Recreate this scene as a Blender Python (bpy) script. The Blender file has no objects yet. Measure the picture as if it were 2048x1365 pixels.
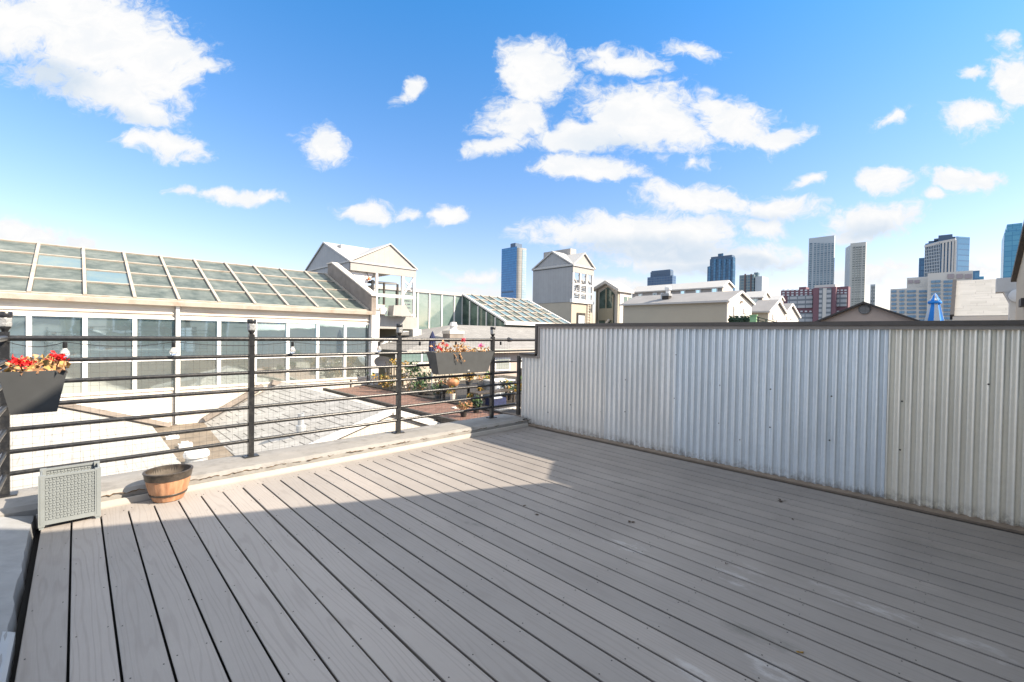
import bpy, bmesh, math, random
from mathutils import Vector, Matrix
rad = math.radians
random.seed(11)
SC = bpy.context.scene
COL = SC.collection

# ------------------------------------------------------------------ camera
F_PX = 890.0
YAW, PITCH, ROLL, CAM_H = rad(44.42), rad(0.884), rad(-0.921), 1.30
def cam_axes():
    cy, sy = math.cos(YAW), math.sin(YAW)
    f = Vector((sy*math.cos(PITCH), cy*math.cos(PITCH), -math.sin(PITCH)))
    r = Vector((cy, -sy, 0)); d = f.cross(r)
    c, s = math.cos(ROLL), math.sin(ROLL)
    return c*r + s*d, -s*r + c*d, f
AR, AD, AF = cam_axes()
cam_data = bpy.data.cameras.new('camera')
cam_data.sensor_width = 36.0
cam_data.lens = F_PX/2048*36.0
cam_data.clip_start = 0.03; cam_data.clip_end = 20000
cam = bpy.data.objects.new('camera', cam_data); COL.objects.link(cam)
m3 = Matrix((AR, -AD, -AF)).transposed()
cam.matrix_world = Matrix.Translation((0, 0, CAM_H)) @ m3.to_4x4()
SC.camera = cam

# survey helpers: a bearing of the photograph met with a known vertical or level plane of the place
def ray(x, y): return AF + AR*((x-1024)/F_PX) + AD*((y-682.5)/F_PX)
def on_x(x, y, X): v = ray(x, y); t = X/v.x; return Vector((X, t*v.y, CAM_H + t*v.z))
def on_y(x, y, Y): v = ray(x, y); t = Y/v.y; return Vector((t*v.x, Y, CAM_H + t*v.z))
def on_z(x, y, Z): v = ray(x, y); t = (Z-CAM_H)/v.z; return Vector((t*v.x, t*v.y, Z))

# ------------------------------------------------------------------ sun, sky, exposure
SUN = Vector((0.75, -1.1, 1.0)).normalized()
sl = bpy.data.lights.new('sun', 'SUN'); sl.energy = 5.0; sl.angle = rad(0.5); sl.color = (1.0, 0.86, 0.685)
so = bpy.data.objects.new('sun', sl); COL.objects.link(so)
so.rotation_euler = (-SUN).to_track_quat('-Z', 'Y').to_euler()
SC.view_settings.view_transform = 'Standard'
SC.view_settings.look = 'None'
SC.view_settings.exposure = 1.3
SC.view_settings.gamma = 1.0
SKY_STRENGTH = 0.115

W = bpy.data.worlds.new('World'); SC.world = W; W.use_nodes = True
def sky_world():
    nt = W.node_tree; N = nt.nodes; L = nt.links
    for n in list(N): N.remove(n)
    out = N.new('ShaderNodeOutputWorld'); bg = N.new('ShaderNodeBackground')
    L.new(bg.outputs[0], out.inputs[0])
    sky = N.new('ShaderNodeTexSky'); sky.sky_type = 'NISHITA'; sky.sun_disc = False
    sky.sun_elevation = math.asin(SUN.z); sky.sun_rotation = math.atan2(SUN.x, SUN.y)
    sky.air_density = 1.0; sky.dust_density = 0.6; sky.ozone_density = 2.0
    tc = N.new('ShaderNodeTexCoord')
    def vm(op, a, b=None):
        n = N.new('ShaderNodeVectorMath'); n.operation = op
        for i, v in enumerate((a, b)):
            if v is None: continue
            if hasattr(v, 'is_output'): L.new(v, n.inputs[i])
            else: n.inputs[i].default_value = v
        return n
    def mt(op, a, b=None, c=None, clamp=False):
        n = N.new('ShaderNodeMath'); n.operation = op; n.use_clamp = clamp
        for i, v in enumerate((a, b, c)):
            if v is None: continue
            if hasattr(v, 'is_output'): L.new(v, n.inputs[i])
            else: n.inputs[i].default_value = v
        return n.outputs[0]
    def mr(x, a, b, c=0.0, d=1.0, smooth=True):
        n = N.new('ShaderNodeMapRange'); n.interpolation_type = 'SMOOTHSTEP' if smooth else 'LINEAR'
        L.new(x, n.inputs['Value'])
        n.inputs['From Min'].default_value = a; n.inputs['From Max'].default_value = b
        n.inputs['To Min'].default_value = c; n.inputs['To Max'].default_value = d
        return n.outputs[0]
    dirn = tc.outputs['Generated']
    # the cloud layer is drawn on a chart of the sky centred on one compass bearing (gnomonic chart, units of about 6.4 degrees)
    df = vm('DOT_PRODUCT', dirn, AF).outputs['Value']
    dfc = mt('MAXIMUM', df, 0.08)
    U = mt('MULTIPLY_ADD', mt('DIVIDE', vm('DOT_PRODUCT', dirn, AR).outputs['Value'], dfc), 8.9, 10.24)
    V = mt('MULTIPLY_ADD', mt('DIVIDE', vm('DOT_PRODUCT', dirn, AD).outputs['Value'], dfc), 8.9, 6.825)
    cmb = N.new('ShaderNodeCombineXYZ'); L.new(U, cmb.inputs[0]); L.new(V, cmb.inputs[1])
    uv = cmb.outputs[0]
    def noise(vec, scale, detail, rough, dist=0.0, off=(0, 0, 0), sc=(1, 1, 1)):
        mp = N.new('ShaderNodeMapping'); L.new(vec, mp.inputs[0])
        mp.inputs['Location'].default_value = off; mp.inputs['Scale'].default_value = sc
        n = N.new('ShaderNodeTexNoise'); L.new(mp.outputs[0], n.inputs['Vector'])
        n.inputs['Scale'].default_value = scale; n.inputs['Detail'].default_value = detail
        n.inputs['Roughness'].default_value = rough; n.inputs['Distortion'].default_value = dist
        return n
    wn = noise(uv, 1.1, 3, 0.55, off=(3, 7, 0))
    wv = vm('SUBTRACT', wn.outputs['Color'], (0.5, 0.5, 0.5)).outputs[0]
    w2 = vm('MULTIPLY', wv, (0.9, 0.55, 0)).outputs[0]
    uvw = vm('ADD', uv, w2).outputs[0]
    def blobs(lst):
        acc = None
        for (cx, cy, rx, ry, rot, wt) in lst:
            mp = N.new('ShaderNodeMapping'); mp.vector_type = 'TEXTURE'
            L.new(uvw, mp.inputs[0])
            mp.inputs['Location'].default_value = (cx, cy, 0)
            mp.inputs['Rotation'].default_value = (0, 0, rad(rot))
            mp.inputs['Scale'].default_value = (rx, ry, 1)
            ln = vm('LENGTH', mp.outputs[0]).outputs['Value']
            e = mt('MULTIPLY', mt('SUBTRACT', 1.0, ln), wt)
            acc = e if acc is None else mt('MAXIMUM', acc, e)
        return acc
    CL = [(2.2,1.75,1.7,.7,15,.95),(1.7,.65,2.6,1.25,14,1.1),(2.9,1.1,1.6,.9,15,1.05),(3.1,1.45,1.25,.8,18,1),(.3,.5,1.7,.9,0,1),(2.6,2.05,1.35,.55,18,.9),(.9,1.5,1.5,.5,12,.55),
          (3.9,1.4,.75,.28,-5,.8),(3.4,2.9,.95,.42,12,.9),(2.75,2.85,.45,.25,0,.6),(6.5,2.97,.68,.5,18,.8),(8.2,1.8,.5,.28,-40,.65),
          (4.75,3.92,1.15,.2,3,.8),(5.25,3.98,.5,.2,0,.8),(3.6,3.84,.5,.14,0,.7),(7.15,4.2,.72,.3,4,.85),(8.95,4.28,.6,.27,-4,.9),(8.1,4.3,.45,.2,0,.6),
          (.4,4.75,1.5,.45,3,.9),(1.5,4.85,.6,.25,3,.8),(3.0,5.1,.6,.12,0,.55),
          (10.7,1.5,.95,.85,0,1),(10.35,2.4,.95,.7,-10,.9),(13.0,2.35,1.8,.98,10,1),(14.6,2.45,1.3,.65,18,.9),(15.6,2.82,.75,.32,-12,.85),
          (11.6,2.78,1.4,.42,0,.9),(12.5,1.25,1.1,.42,6,.8),(13.9,1.02,.75,.24,8,.6),(9.9,3.0,.8,.3,-10,.8),
          (11.9,3.4,1.45,.36,2,.95),(11.2,3.28,.6,.3,0,.9),(13.9,3.3,.5,.2,0,.6),(16.1,3.58,.48,.22,-5,.8),
          (14.0,4.02,1.5,.42,4,.9),(15.6,4.18,1.2,.36,0,.85),(12.8,4.62,3.0,.48,-1,1),(15.2,4.6,.8,.28,0,.85),(13.2,4.98,2.3,.5,2,.9),(13.7,5.25,2.4,.35,0,.8),(15.1,5.2,1.5,.42,0,.85),
          (9.45,5.5,.9,.18,2,.75),(9.6,5.8,1.0,.22,0,.7),(17.7,3.65,.72,.36,4,.9),(19.35,3.6,1.05,.36,6,.9),(18.7,3.87,.36,.15,0,.7),
          (17.6,4.4,1.35,.44,-6,.9),(17.0,4.72,.8,.22,-3,.7),(19.45,2.35,.85,.45,-8,.8),(20.4,1.6,.85,.7,0,.9),(19.4,1.45,.42,.2,0,.7),(17.8,2.38,.75,.2,-18,.55),(20.2,.85,.35,.2,20,.5),
          (17.4,5.55,1.6,.34,0,.7),(19.5,5.35,1.0,.2,2,.75),(17.9,5.35,.7,.22,0,.6),(12.2,5.75,1.6,.25,0,.7)]
    base = blobs(CL)
    n1 = noise(uvw, 1.25, 10, 0.66, 0.15, sc=(1, 1.35, 1)).outputs['Fac']
    n2 = noise(uvw, 3.6, 10, 0.68, 0.6, off=(9, 2, 0), sc=(1, 1.4, 1)).outputs['Fac']
    fb = mt('ADD', mt('MULTIPLY', mt('SUBTRACT', n1, 0.5), 1.9), mt('MULTIPLY', mt('SUBTRACT', n2, 0.5), 1.15))
    dens = mt('SUBTRACT', mt('ADD', base, mt('MULTIPLY', fb, 0.66)), 0.05)
    front = mr(df, 0.12, 0.3)
    alpha = mt('MULTIPLY', mr(dens, 0.0, 0.46), front)
    grey = mr(blobs([(13.0,5.0,2.6,.42,2,1),(14.6,5.35,2.2,.3,0,1),(.9,1.55,1.7,.6,12,1),(2.4,2.3,1.2,.3,18,.6),(12.3,2.95,2.0,.4,6,.5),(17.4,4.62,1.2,.25,-6,.7),(15.2,4.4,1.6,.2,0,.5)]), 0.0, 0.7)
    shade = mt('SUBTRACT', 1.0, mt('MULTIPLY', grey, mr(n1, 0.3, 0.6, 0.55, 0.95)))
    n4 = noise(uvw, 1.6, 7, 0.62, 0.4, off=(5, 13, 0), sc=(.8, 1.5, 1)).outputs['Fac']
    core = mt('MULTIPLY', mr(dens, 0.05, 0.7), mr(n4, 0.32, 0.62, 0.25, 1.0))
    lit = mt('MULTIPLY', shade, mt('MULTIPLY_ADD', core, 0.35, 0.65))
    ccol = N.new('ShaderNodeMix'); ccol.data_type = 'RGBA'
    L.new(lit, ccol.inputs['Factor'])
    ccol.inputs[6].default_value = (2.35, 2.72, 3.15, 1); ccol.inputs[7].default_value = (3.58, 3.56, 3.54, 1)
    tint = N.new('ShaderNodeMix'); tint.data_type = 'RGBA'; tint.blend_type = 'MULTIPLY'; tint.inputs['Factor'].default_value = 1
    L.new(sky.outputs[0], tint.inputs[6])
    sz = N.new('ShaderNodeSeparateXYZ'); L.new(dirn, sz.inputs[0])
    tg = N.new('ShaderNodeMix'); tg.data_type = 'RGBA'
    L.new(mr(sz.outputs[2], 0.02, 0.62, smooth=False), tg.inputs['Factor'])
    tg.inputs[6].default_value = SKY_LOW; tg.inputs[7].default_value = SKY_HIGH
    L.new(tg.outputs[2], tint.inputs[7])
    mix = N.new('ShaderNodeMix'); mix.data_type = 'RGBA'
    L.new(alpha, mix.inputs['Factor']); L.new(tint.outputs[2], mix.inputs[6]); L.new(ccol.outputs[2], mix.inputs[7])
    # unseen bright cloud added overhead and behind to lift the shaded areas
    n3 = noise(dirn, 1.7, 6, 0.6, off=(2, 1, 5)).outputs['Fac']
    rest = mt('MULTIPLY', mr(n3, 0.36, 0.50), mt('SUBTRACT', 1.0, mt('MULTIPLY', front, mr(V, -2.2, -0.8))))
    rest = mt('MULTIPLY', rest, mr(sz.outputs[2], 0.28, 0.6))
    mix2 = N.new('ShaderNodeMix'); mix2.data_type = 'RGBA'
    L.new(rest, mix2.inputs['Factor']); L.new(mix.outputs[2], mix2.inputs[6]); mix2.inputs[7].default_value = (5.2, 5.35, 5.6, 1)
    L.new(mix2.outputs[2], bg.inputs['Color'])
    bg.inputs['Strength'].default_value = SKY_STRENGTH
SKY_LOW = (.97, .735, .70, 1); SKY_HIGH = (.27, .79, 1.10, 1)
sky_world()
W.cycles.sampling_method = 'MANUAL'; W.cycles.sample_map_resolution = 512

# ------------------------------------------------------------------ materials
def srgb(r, g, b):
    f = lambda c: (c/255/12.92) if c/255 <= .04045 else ((c/255+.055)/1.055)**2.4
    return (f(r), f(g), f(b))
class NT:
    def __init__(s, name):
        s.m = bpy.data.materials.new(name); s.m.use_nodes = True
        s.t = s.m.node_tree; s.N = s.t.nodes; s.L = s.t.links
        s.b = s.N['Principled BSDF']; s.tc = s.N.new('ShaderNodeTexCoord')
        s.P = s.tc.outputs['Object']
    def put(s, sock, v):
        if hasattr(v, 'is_output'): s.L.new(v, sock)
        elif isinstance(v, (tuple, list)) and len(v) == 3 and sock.type == 'RGBA': sock.default_value = (*v, 1)
        else: sock.default_value = v
    def math(s, op, a, b=None, c=None, clamp=False):
        n = s.N.new('ShaderNodeMath'); n.operation = op; n.use_clamp = clamp
        for i, v in enumerate((a, b, c)):
            if v is not None: s.put(n.inputs[i], v)
        return n.outputs[0]
    def sep(s, v=None):
        n = s.N.new('ShaderNodeSeparateXYZ'); s.L.new(v or s.P, n.inputs[0]); return n.outputs
    def comb(s, x, y, z=0.0):
        n = s.N.new('ShaderNodeCombineXYZ')
        for i, v in enumerate((x, y, z)): s.put(n.inputs[i], v)
        return n.outputs[0]
    def noise(s, scale, detail=4, rough=.55, sc=(1, 1, 1), vec=None, dist=0., col=False, off=(0, 0, 0)):
        mp = s.N.new('ShaderNodeMapping'); s.L.new(vec or s.P, mp.inputs[0])
        mp.inputs['Scale'].default_value = sc; mp.inputs['Location'].default_value = off
        n = s.N.new('ShaderNodeTexNoise'); s.L.new(mp.outputs[0], n.inputs['Vector'])
        n.inputs['Scale'].default_value = scale; n.inputs['Detail'].default_value = detail
        n.inputs['Roughness'].default_value = rough; n.inputs['Distortion'].default_value = dist
        return n.outputs['Color' if col else 'Fac']
    def white(s, vec):
        n = s.N.new('ShaderNodeTexWhiteNoise'); n.noise_dimensions = '3D'; s.L.new(vec, n.inputs['Vector']); return n.outputs['Value']
    def mr(s, x, a, b, c=0., d=1.):
        n = s.N.new('ShaderNodeMapRange'); s.put(n.inputs['Value'], x)
        for k, v in (('From Min', a), ('From Max', b), ('To Min', c), ('To Max', d)): n.inputs[k].default_value = v
        return n.outputs[0]
    def mix(s, f, a, b, mode='MIX'):
        n = s.N.new('ShaderNodeMix'); n.data_type = 'RGBA'; n.blend_type = mode
        s.put(n.inputs['Factor'], f); s.put(n.inputs[6], a); s.put(n.inputs[7], b); return n.outputs[2]
    def bump(s, h, strength=.3, dist=.01):
        n = s.N.new('ShaderNodeBump'); n.inputs['Strength'].default_value = strength; n.inputs['Distance'].default_value = dist
        s.L.new(h, n.inputs['Height']); s.L.new(n.outputs[0], s.b.inputs['Normal'])
    def done(s, color, rough=.6, metal=0., spec=.5):
        s.put(s.b.inputs['Base Color'], color); s.put(s.b.inputs['Roughness'], rough)
        s.b.inputs['Metallic'].default_value = metal; s.b.inputs['Specular IOR Level'].default_value = spec
        return s.m
def mul(c, k): return tuple(min(1, x*k) for x in c)
def M(name, rgb, rough=.6, metal=0., var=.12, vs=3., bump=0., bs=40., spec=.5, dirt=None, dirt_amt=.5, dscale=1.2, dsc=(1, 1, 1)):
    s = NT(name)
    c = s.mix(s.mr(s.noise(vs, 6, .6), .3, .7), mul(rgb, 1-var), mul(rgb, 1+var))
    if dirt: c = s.mix(s.mr(s.noise(dscale, 8, .7, sc=dsc, off=(4, 3, 2)), .5, .72, 0, dirt_amt), c, dirt)
    if bump: s.bump(s.noise(bs, 4, .6), bump, .004)
    return s.done(c, rough, metal, spec)
def cell_mat(name, a, b, line, sx, sz, lw=.08, rough=.7, offset=False, axis='xy', metal=0., spec=.5, bump=.0, dirt=None, hl=None, dash=0.):
    s = NT(name); o = s.sep()
    h = s.math('ADD', o[0], o[1]) if axis == 'xy' else o[0] if axis == 'x' else o[1]
    v = o[2] if axis != 'flat' else o[1]
    if axis == 'flat': h = o[0]
    r = s.math('DIVIDE', v, sz); ri = s.math('FLOOR', r)
    q = s.math('DIVIDE', h, sx)
    if offset: q = s.math('ADD', q, s.math('MULTIPLY', s.math('MODULO', s.math('ABSOLUTE', ri), 2.0), .5))
    if offset == 2: q = s.math('ADD', q, s.white(s.comb(ri, 3.3)))
    qi = s.math('FLOOR', q)
    rnd = s.white(s.comb(qi, ri, 1.7))
    c = s.mix(rnd, a, b)
    c = s.mix(s.mr(s.noise(2.0, 5, .6), .35, .7, 0, .35), c, mul(a, .75))
    fh = s.math('SUBTRACT', q, qi); fv = s.math('SUBTRACT', r, ri)
    ln = s.math('MAXIMUM', s.math('LESS_THAN', fh, lw if hl is None else hl), s.math('LESS_THAN', fv, lw))
    if dash: ln = s.math('MULTIPLY', ln, s.math('GREATER_THAN', s.white(s.comb(qi, ri, 4.4)), dash))
    c = s.mix(ln, c, line)
    if dirt: c = s.mix(s.mr(s.noise(.8, 7, .65, off=(1, 8, 3)), .5, .75, 0, .6), c, dirt)
    if bump: s.bump(s.math('SUBTRACT', s.math('MULTIPLY', rnd, .4), ln), bump, .01)
    return s.done(c, rough, metal, spec)

MAT = {}
def deck_mat():
    s = NT('composite_deck'); o = s.sep()
    bi = s.math('FLOOR', s.math('DIVIDE', s.math('ADD', o[0], .16), .1435))
    rb = s.white(s.comb(bi, 7.1))
    vec = s.comb(s.math('ADD', o[0], s.math('MULTIPLY', rb, 3.)), s.math('ADD', o[1], s.math('MULTIPLY', rb, 17.)))
    warp = s.noise(3.0, 2, .45, sc=(2.4, .20, 1), vec=vec)
    gx = s.math('MULTIPLY_ADD', warp, .30, s.math('ADD', o[0], s.math('MULTIPLY', rb, 3.)))
    wv = s.math('SINE', s.math('MULTIPLY', gx, 210.))
    fine = s.noise(60, 5, .7, sc=(3.2, .12, 1), vec=vec)
    g = s.math('MULTIPLY_ADD', s.mr(wv, .45, 1.), .55, s.math('MULTIPLY', fine, .45))
    c = s.mix(rb, (.268, .250, .235), (.335, .308, .286))
    c = s.mix(s.mr(g, .2, .85, 0, .36), c, (.19, .168, .155))
    c = s.mix(s.mr(s.noise(1.3, 7, .65), .42, .72, 0, .28), c, (.40, .37, .345))
    c = s.mix(s.math('MULTIPLY', s.mr(s.noise(.9, 6, .6, off=(3, 9, 0)), .28, .62, .30, .9), s.mr(o[0], .4, 3.2)), c, (.165, .152, .143))  # board colour darkened towards the right wall, standing in for shade
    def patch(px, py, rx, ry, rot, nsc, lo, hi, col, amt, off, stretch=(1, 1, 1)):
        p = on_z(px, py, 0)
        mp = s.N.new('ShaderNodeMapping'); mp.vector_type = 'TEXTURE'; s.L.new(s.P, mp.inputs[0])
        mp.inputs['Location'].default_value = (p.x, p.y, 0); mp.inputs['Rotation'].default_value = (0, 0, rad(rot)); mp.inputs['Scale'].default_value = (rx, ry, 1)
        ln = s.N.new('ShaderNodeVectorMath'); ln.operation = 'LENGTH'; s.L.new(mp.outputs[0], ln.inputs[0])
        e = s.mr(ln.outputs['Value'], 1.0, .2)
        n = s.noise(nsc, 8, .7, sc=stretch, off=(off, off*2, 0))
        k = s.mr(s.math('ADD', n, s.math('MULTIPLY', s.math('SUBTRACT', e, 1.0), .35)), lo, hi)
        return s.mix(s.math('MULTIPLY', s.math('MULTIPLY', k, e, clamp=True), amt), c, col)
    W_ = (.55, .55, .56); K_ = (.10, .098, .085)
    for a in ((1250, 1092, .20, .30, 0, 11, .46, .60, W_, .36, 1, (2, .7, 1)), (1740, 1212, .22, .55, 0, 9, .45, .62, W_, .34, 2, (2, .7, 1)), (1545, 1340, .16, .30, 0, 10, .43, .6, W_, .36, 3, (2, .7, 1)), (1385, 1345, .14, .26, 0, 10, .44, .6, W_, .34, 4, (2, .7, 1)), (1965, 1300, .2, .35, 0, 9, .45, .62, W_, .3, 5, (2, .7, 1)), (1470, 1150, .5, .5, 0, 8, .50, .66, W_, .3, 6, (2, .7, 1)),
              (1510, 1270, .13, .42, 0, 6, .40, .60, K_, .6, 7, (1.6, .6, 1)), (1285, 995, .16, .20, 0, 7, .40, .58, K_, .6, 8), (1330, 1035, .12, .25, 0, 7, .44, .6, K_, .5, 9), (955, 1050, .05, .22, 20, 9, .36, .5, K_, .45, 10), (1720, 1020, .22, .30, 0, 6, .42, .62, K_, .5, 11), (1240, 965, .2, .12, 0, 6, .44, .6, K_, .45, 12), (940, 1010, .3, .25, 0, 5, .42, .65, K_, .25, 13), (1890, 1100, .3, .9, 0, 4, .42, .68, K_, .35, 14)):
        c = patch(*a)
    s.bump(g, .25, .002)
    return s.done(c, s.mr(fine, .3, .7, .5, .7), 0, .35)
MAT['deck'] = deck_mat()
MAT['dark'] = M('underdeck_dark', (.012, .012, .012), .9)
MAT['coat'] = M('roof_coating', (0.235, 0.227, 0.215), .7, var=.10, vs=5, bump=.5, bs=22, dirt=(0.120, 0.113, 0.103), dirt_amt=.8, dscale=4.5)
MAT['curb'] = M('curb_membrane', (0.270, 0.280, 0.290), .65, var=.16, vs=4, bump=.7, bs=12, dirt=(0.150, 0.155, 0.160), dirt_amt=.6, dscale=2.5)
MAT['flash'] = M('white_flashing', (0.340, 0.320, 0.295), .45, var=.06, vs=3, dirt=(0.300, 0.250, 0.200), dirt_amt=.4, dscale=5)
MAT['crack'] = M('rust_crack', (.10, .062, .03), .9, var=.5, vs=30)
MAT['black'] = M('black_paint', (0.015, 0.016, 0.018), .30, var=.3, vs=60, bump=.25, bs=90, dirt=(0.065, 0.063, 0.060), dirt_amt=.6, dscale=25)
MAT['wire'] = M('net_wire', (0.060, 0.060, 0.060), .6)
def corr(name, a, stain):
    s = NT(name); o = s.sep()
    c = s.mix(s.mr(s.noise(5, 6, .65, sc=(1, 1, .18)), .3, .7), mul(a, .9), mul(a, 1.08))
    c = s.mix(s.mr(s.noise(30, 3, .6), .4, .7, 0, .25), c, mul(a, .82))
    rim = s.math('MULTIPLY', s.mr(o[2], .12, .0), s.mr(s.noise(14, 6, .75), .42, .62))
    c = s.mix(s.math('MULTIPLY', rim, .9, clamp=True), c, stain)
    return s.done(c, .36, .62, .5)
MAT['sheet_a'] = corr('galvanised_pale', (0.880, 0.865, 0.830), (.16, .13, .10))
MAT['sheet_b'] = corr('galvanised_grey', (0.840, 0.850, 0.845), (.16, .13, .10))
MAT['sheet_c'] = corr('galvanised_blue', (0.780, 0.835, 0.880), (.16, .13, .10))
MAT['sheet_d'] = corr('painted_cream', (0.860, 0.830, 0.750), (.10, .09, .08))
MAT['cap'] = M('cap_metal', (.085, .075, .068), .4, .3, var=.15, vs=8)
MAT['trim'] = M('tan_trim', (.30, .265, .235), .7, var=.1, vs=8)
MAT['base_trim'] = M('brown_base_trim', (.165, .13, .10), .7, var=.15, vs=9)
MAT['screw'] = M('screw_head', (0.050, 0.048, 0.045), .5, .5)
MAT['planter'] = M('charcoal_plastic', (0.058, 0.062, 0.065), .6, var=.12, vs=10)
MAT['soil'] = M('dry_soil', (.045, .03, .02), .95, var=.5, vs=40, bump=1, bs=60)
MAT['tagm'] = M('pale_tag', (0.450, 0.450, 0.430), .4, .2)
MAT['drypl'] = M('dried_leaves', (0.440, 0.235, 0.120), .8, var=.55, vs=45)
MAT['drypl2'] = M('yellowed_leaves', (0.340, 0.220, 0.070), .8, var=.4, vs=45)
MAT['green'] = M('leaf_green', (.06, .12, .03), .7, var=.5, vs=30)
MAT['dgreen'] = M('evergreen_leaf', (.02, .05, .028), .7, var=.5, vs=30)
MAT['red'] = M('red_petals', (.62, .012, .014), .6, var=.25, vs=60)
MAT['pinkred'] = M('rose_petals', (.66, .06, .10), .6, var=.3, vs=60)
MAT['pink'] = M('pink_petals', (.78, .16, .42), .6, var=.3, vs=60)
MAT['yellow'] = M('yellow_petals', (0.420, 0.240, 0.012), .6, var=.3, vs=50)
MAT['whitefl'] = M('cream_petals', (0.520, 0.450, 0.380), .6, var=.2, vs=50)
MAT['stem'] = M('dry_stem', (0.320, 0.180, 0.085), .8, var=.3, vs=30)
MAT['glassw'] = M('crackle_glass', (0.260, 0.265, 0.265), .25, var=.35, vs=70, bump=1, bs=120, spec=.8)
def bulb():
    s = NT('clear_bulb'); s.b.inputs['Transmission Weight'].default_value = .85; s.b.inputs['IOR'].default_value = 1.25
    return s.done((.95, .95, .95), .05)
MAT['bulb'] = bulb()
MAT['greyres'] = M('sage_grey_resin', (0.200, 0.222, 0.226), .55, var=.05, vs=8)
def barrel_mat():
    s = NT('barrel_staves'); o = s.sep()
    a = s.math('ARCTAN2', o[1], o[0])
    st = s.math('FLOOR', s.math('MULTIPLY', a, 20/6.28319))
    r = s.white(s.comb(st, 2.2))
    c = s.mix(r, (.36, .185, .10), (.54, .31, .18))
    c = s.mix(s.mr(s.noise(16, 6, .7, sc=(2, 2, .35)), .35, .68, 0, .7), c, (.24, .09, .04))
    return s.done(c, .5)
MAT['barrel'] = barrel_mat()
MAT['band'] = M('blackened_band', (0.045, 0.037, 0.030), .4, var=.4, vs=30, dirt=(.14, .10, .07), dirt_amt=.5, dscale=20)
MAT['potin'] = M('pot_interior', (.10, .085, .07), .8, var=.3, vs=14)
MAT['cream'] = M('cream_stucco', (0.400, 0.355, 0.285), .85, var=.05, vs=1.2, dirt=(0.300, 0.250, 0.190), dirt_amt=.3, dscale=.5, dsc=(1, 1, .4))
MAT['creamw'] = M('cream_white_stucco', (0.560, 0.515, 0.455), .85, var=.05, vs=1.0, dirt=(0.380, 0.310, 0.240), dirt_amt=.35, dscale=.7, dsc=(1, 1, .3))
MAT['fascia'] = M('weathered_fascia', (0.580, 0.530, 0.460), .7, var=.07, vs=1.2, dirt=(0.300, 0.190, 0.115), dirt_amt=.6, dscale=1.1, dsc=(.35, 1, 3.0))
MAT['white'] = M('white_frame', (0.680, 0.670, 0.650), .5, var=.05, vs=2)
MAT['rafter'] = M('stained_rafter', (0.360, 0.325, 0.275), .6, var=.12, vs=2.5, dirt=(0.220, 0.135, 0.075), dirt_amt=.6, dscale=3)
def pane_mat(name, a, b, rough=.12, spec=.9, vs=.8, metal=0.):
    s = NT(name)
    c = s.mix(s.mr(s.noise(vs, 6, .65, sc=(1, 1, 1.8)), .36, .66), a, b)
    s.bump(s.noise(.9, 2, .5), .06, .05)
    return s.done(c, rough, metal, spec)
MAT['roofglass'] = pane_mat('milky_roof_glass', (0.050, 0.068, 0.060), (0.135, 0.155, 0.140), .4, .3, 2.4)
MAT['roofglass2'] = pane_mat('blue_roof_glass', (0.085, 0.160, 0.210), (0.150, 0.200, 0.200), .35, .35, .9)
MAT['win'] = pane_mat('tinted_window', (0.500, 0.690, 0.760), (0.640, 0.800, 0.850), .035, .9, .5, .9)
MAT['win2'] = pane_mat('tinted_window_low', (0.520, 0.580, 0.550), (0.640, 0.670, 0.620), .04, .9, .6, .85)
MAT['dglass'] = pane_mat('dark_green_glass', (.025, .05, .042), (.10, .15, .13), .06, .9, 1.0, .15)
MAT['pglass'] = pane_mat('pale_green_glass', (0.140, 0.215, 0.200), (0.230, 0.290, 0.280), .08, .9, .6, .2)
MAT['shwhite'] = cell_mat('white_shingles', (.315, .308, .292), (.35, .342, .325), (.235, .23, .218), .34, .055, .12, .9, 2, 'xy', bump=.2, hl=.03, dash=.55)
MAT['shgrey'] = cell_mat('grey_shingles', (0.340, 0.333, 0.315), (0.420, 0.410, 0.390), (0.130, 0.125, 0.118), .34, .075, .16, .9, 2, 'xy', bump=.3, hl=.04, dash=.45)  # dark row dashes paint the shadows at the shingle edges
MAT['shlight'] = cell_mat('light_grey_shingles', (0.205, 0.202, 0.198), (0.265, 0.262, 0.255), (0.125, 0.123, 0.120), .35, .06, .12, .9, 2, 'xy', bump=.3)
MAT['shpale'] = cell_mat('pale_shingles', (0.330, 0.325, 0.305), (0.380, 0.370, 0.352), (0.260, 0.255, 0.245), .26, .06, .14, .9, 2, 'y', bump=.5, hl=.04, dash=.5)
MAT['valley'] = M('brown_valley_felt', (0.155, 0.127, 0.098), .9, var=.25, vs=2.5, dirt=(0.270, 0.240, 0.200), dirt_amt=.5, dscale=1.5)
MAT['siding'] = cell_mat('grey_metal_siding', (0.305, 0.312, 0.320), (0.325, 0.332, 0.340), (0.250, 0.258, 0.265), .32, 50., .03, .55, False, 'xy', hl=.06)
MAT['siding2'] = cell_mat('pale_metal_siding', (0.310, 0.300, 0.285), (0.330, 0.315, 0.300), (0.260, 0.250, 0.240), .30, 50., .03, .55, False, 'xy', hl=.06)
MAT['whiteroof'] = M('white_metal_roof', (0.400, 0.395, 0.385), .5, var=.04, vs=.8)
MAT['concrete'] = M('stained_concrete', (0.230, 0.200, 0.175), .85, var=.2, vs=2, dirt=(0.100, 0.085, 0.070), dirt_amt=.7, dscale=1.2, dsc=(1, 1, .5))
MAT['brick'] = cell_mat('brick_pavers', (0.110, 0.052, 0.038), (0.200, 0.105, 0.078), (0.150, 0.125, 0.105), .24, .115, .12, .85, True, 'flat', bump=.5, hl=.07)
MAT['darkdeck'] = M('dark_terrace_boards', (0.028, 0.024, 0.021), .7, var=.3, vs=4)
MAT['olive'] = M('olive_stucco', (0.280, 0.250, 0.180), .85, var=.06, vs=.8)
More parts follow.
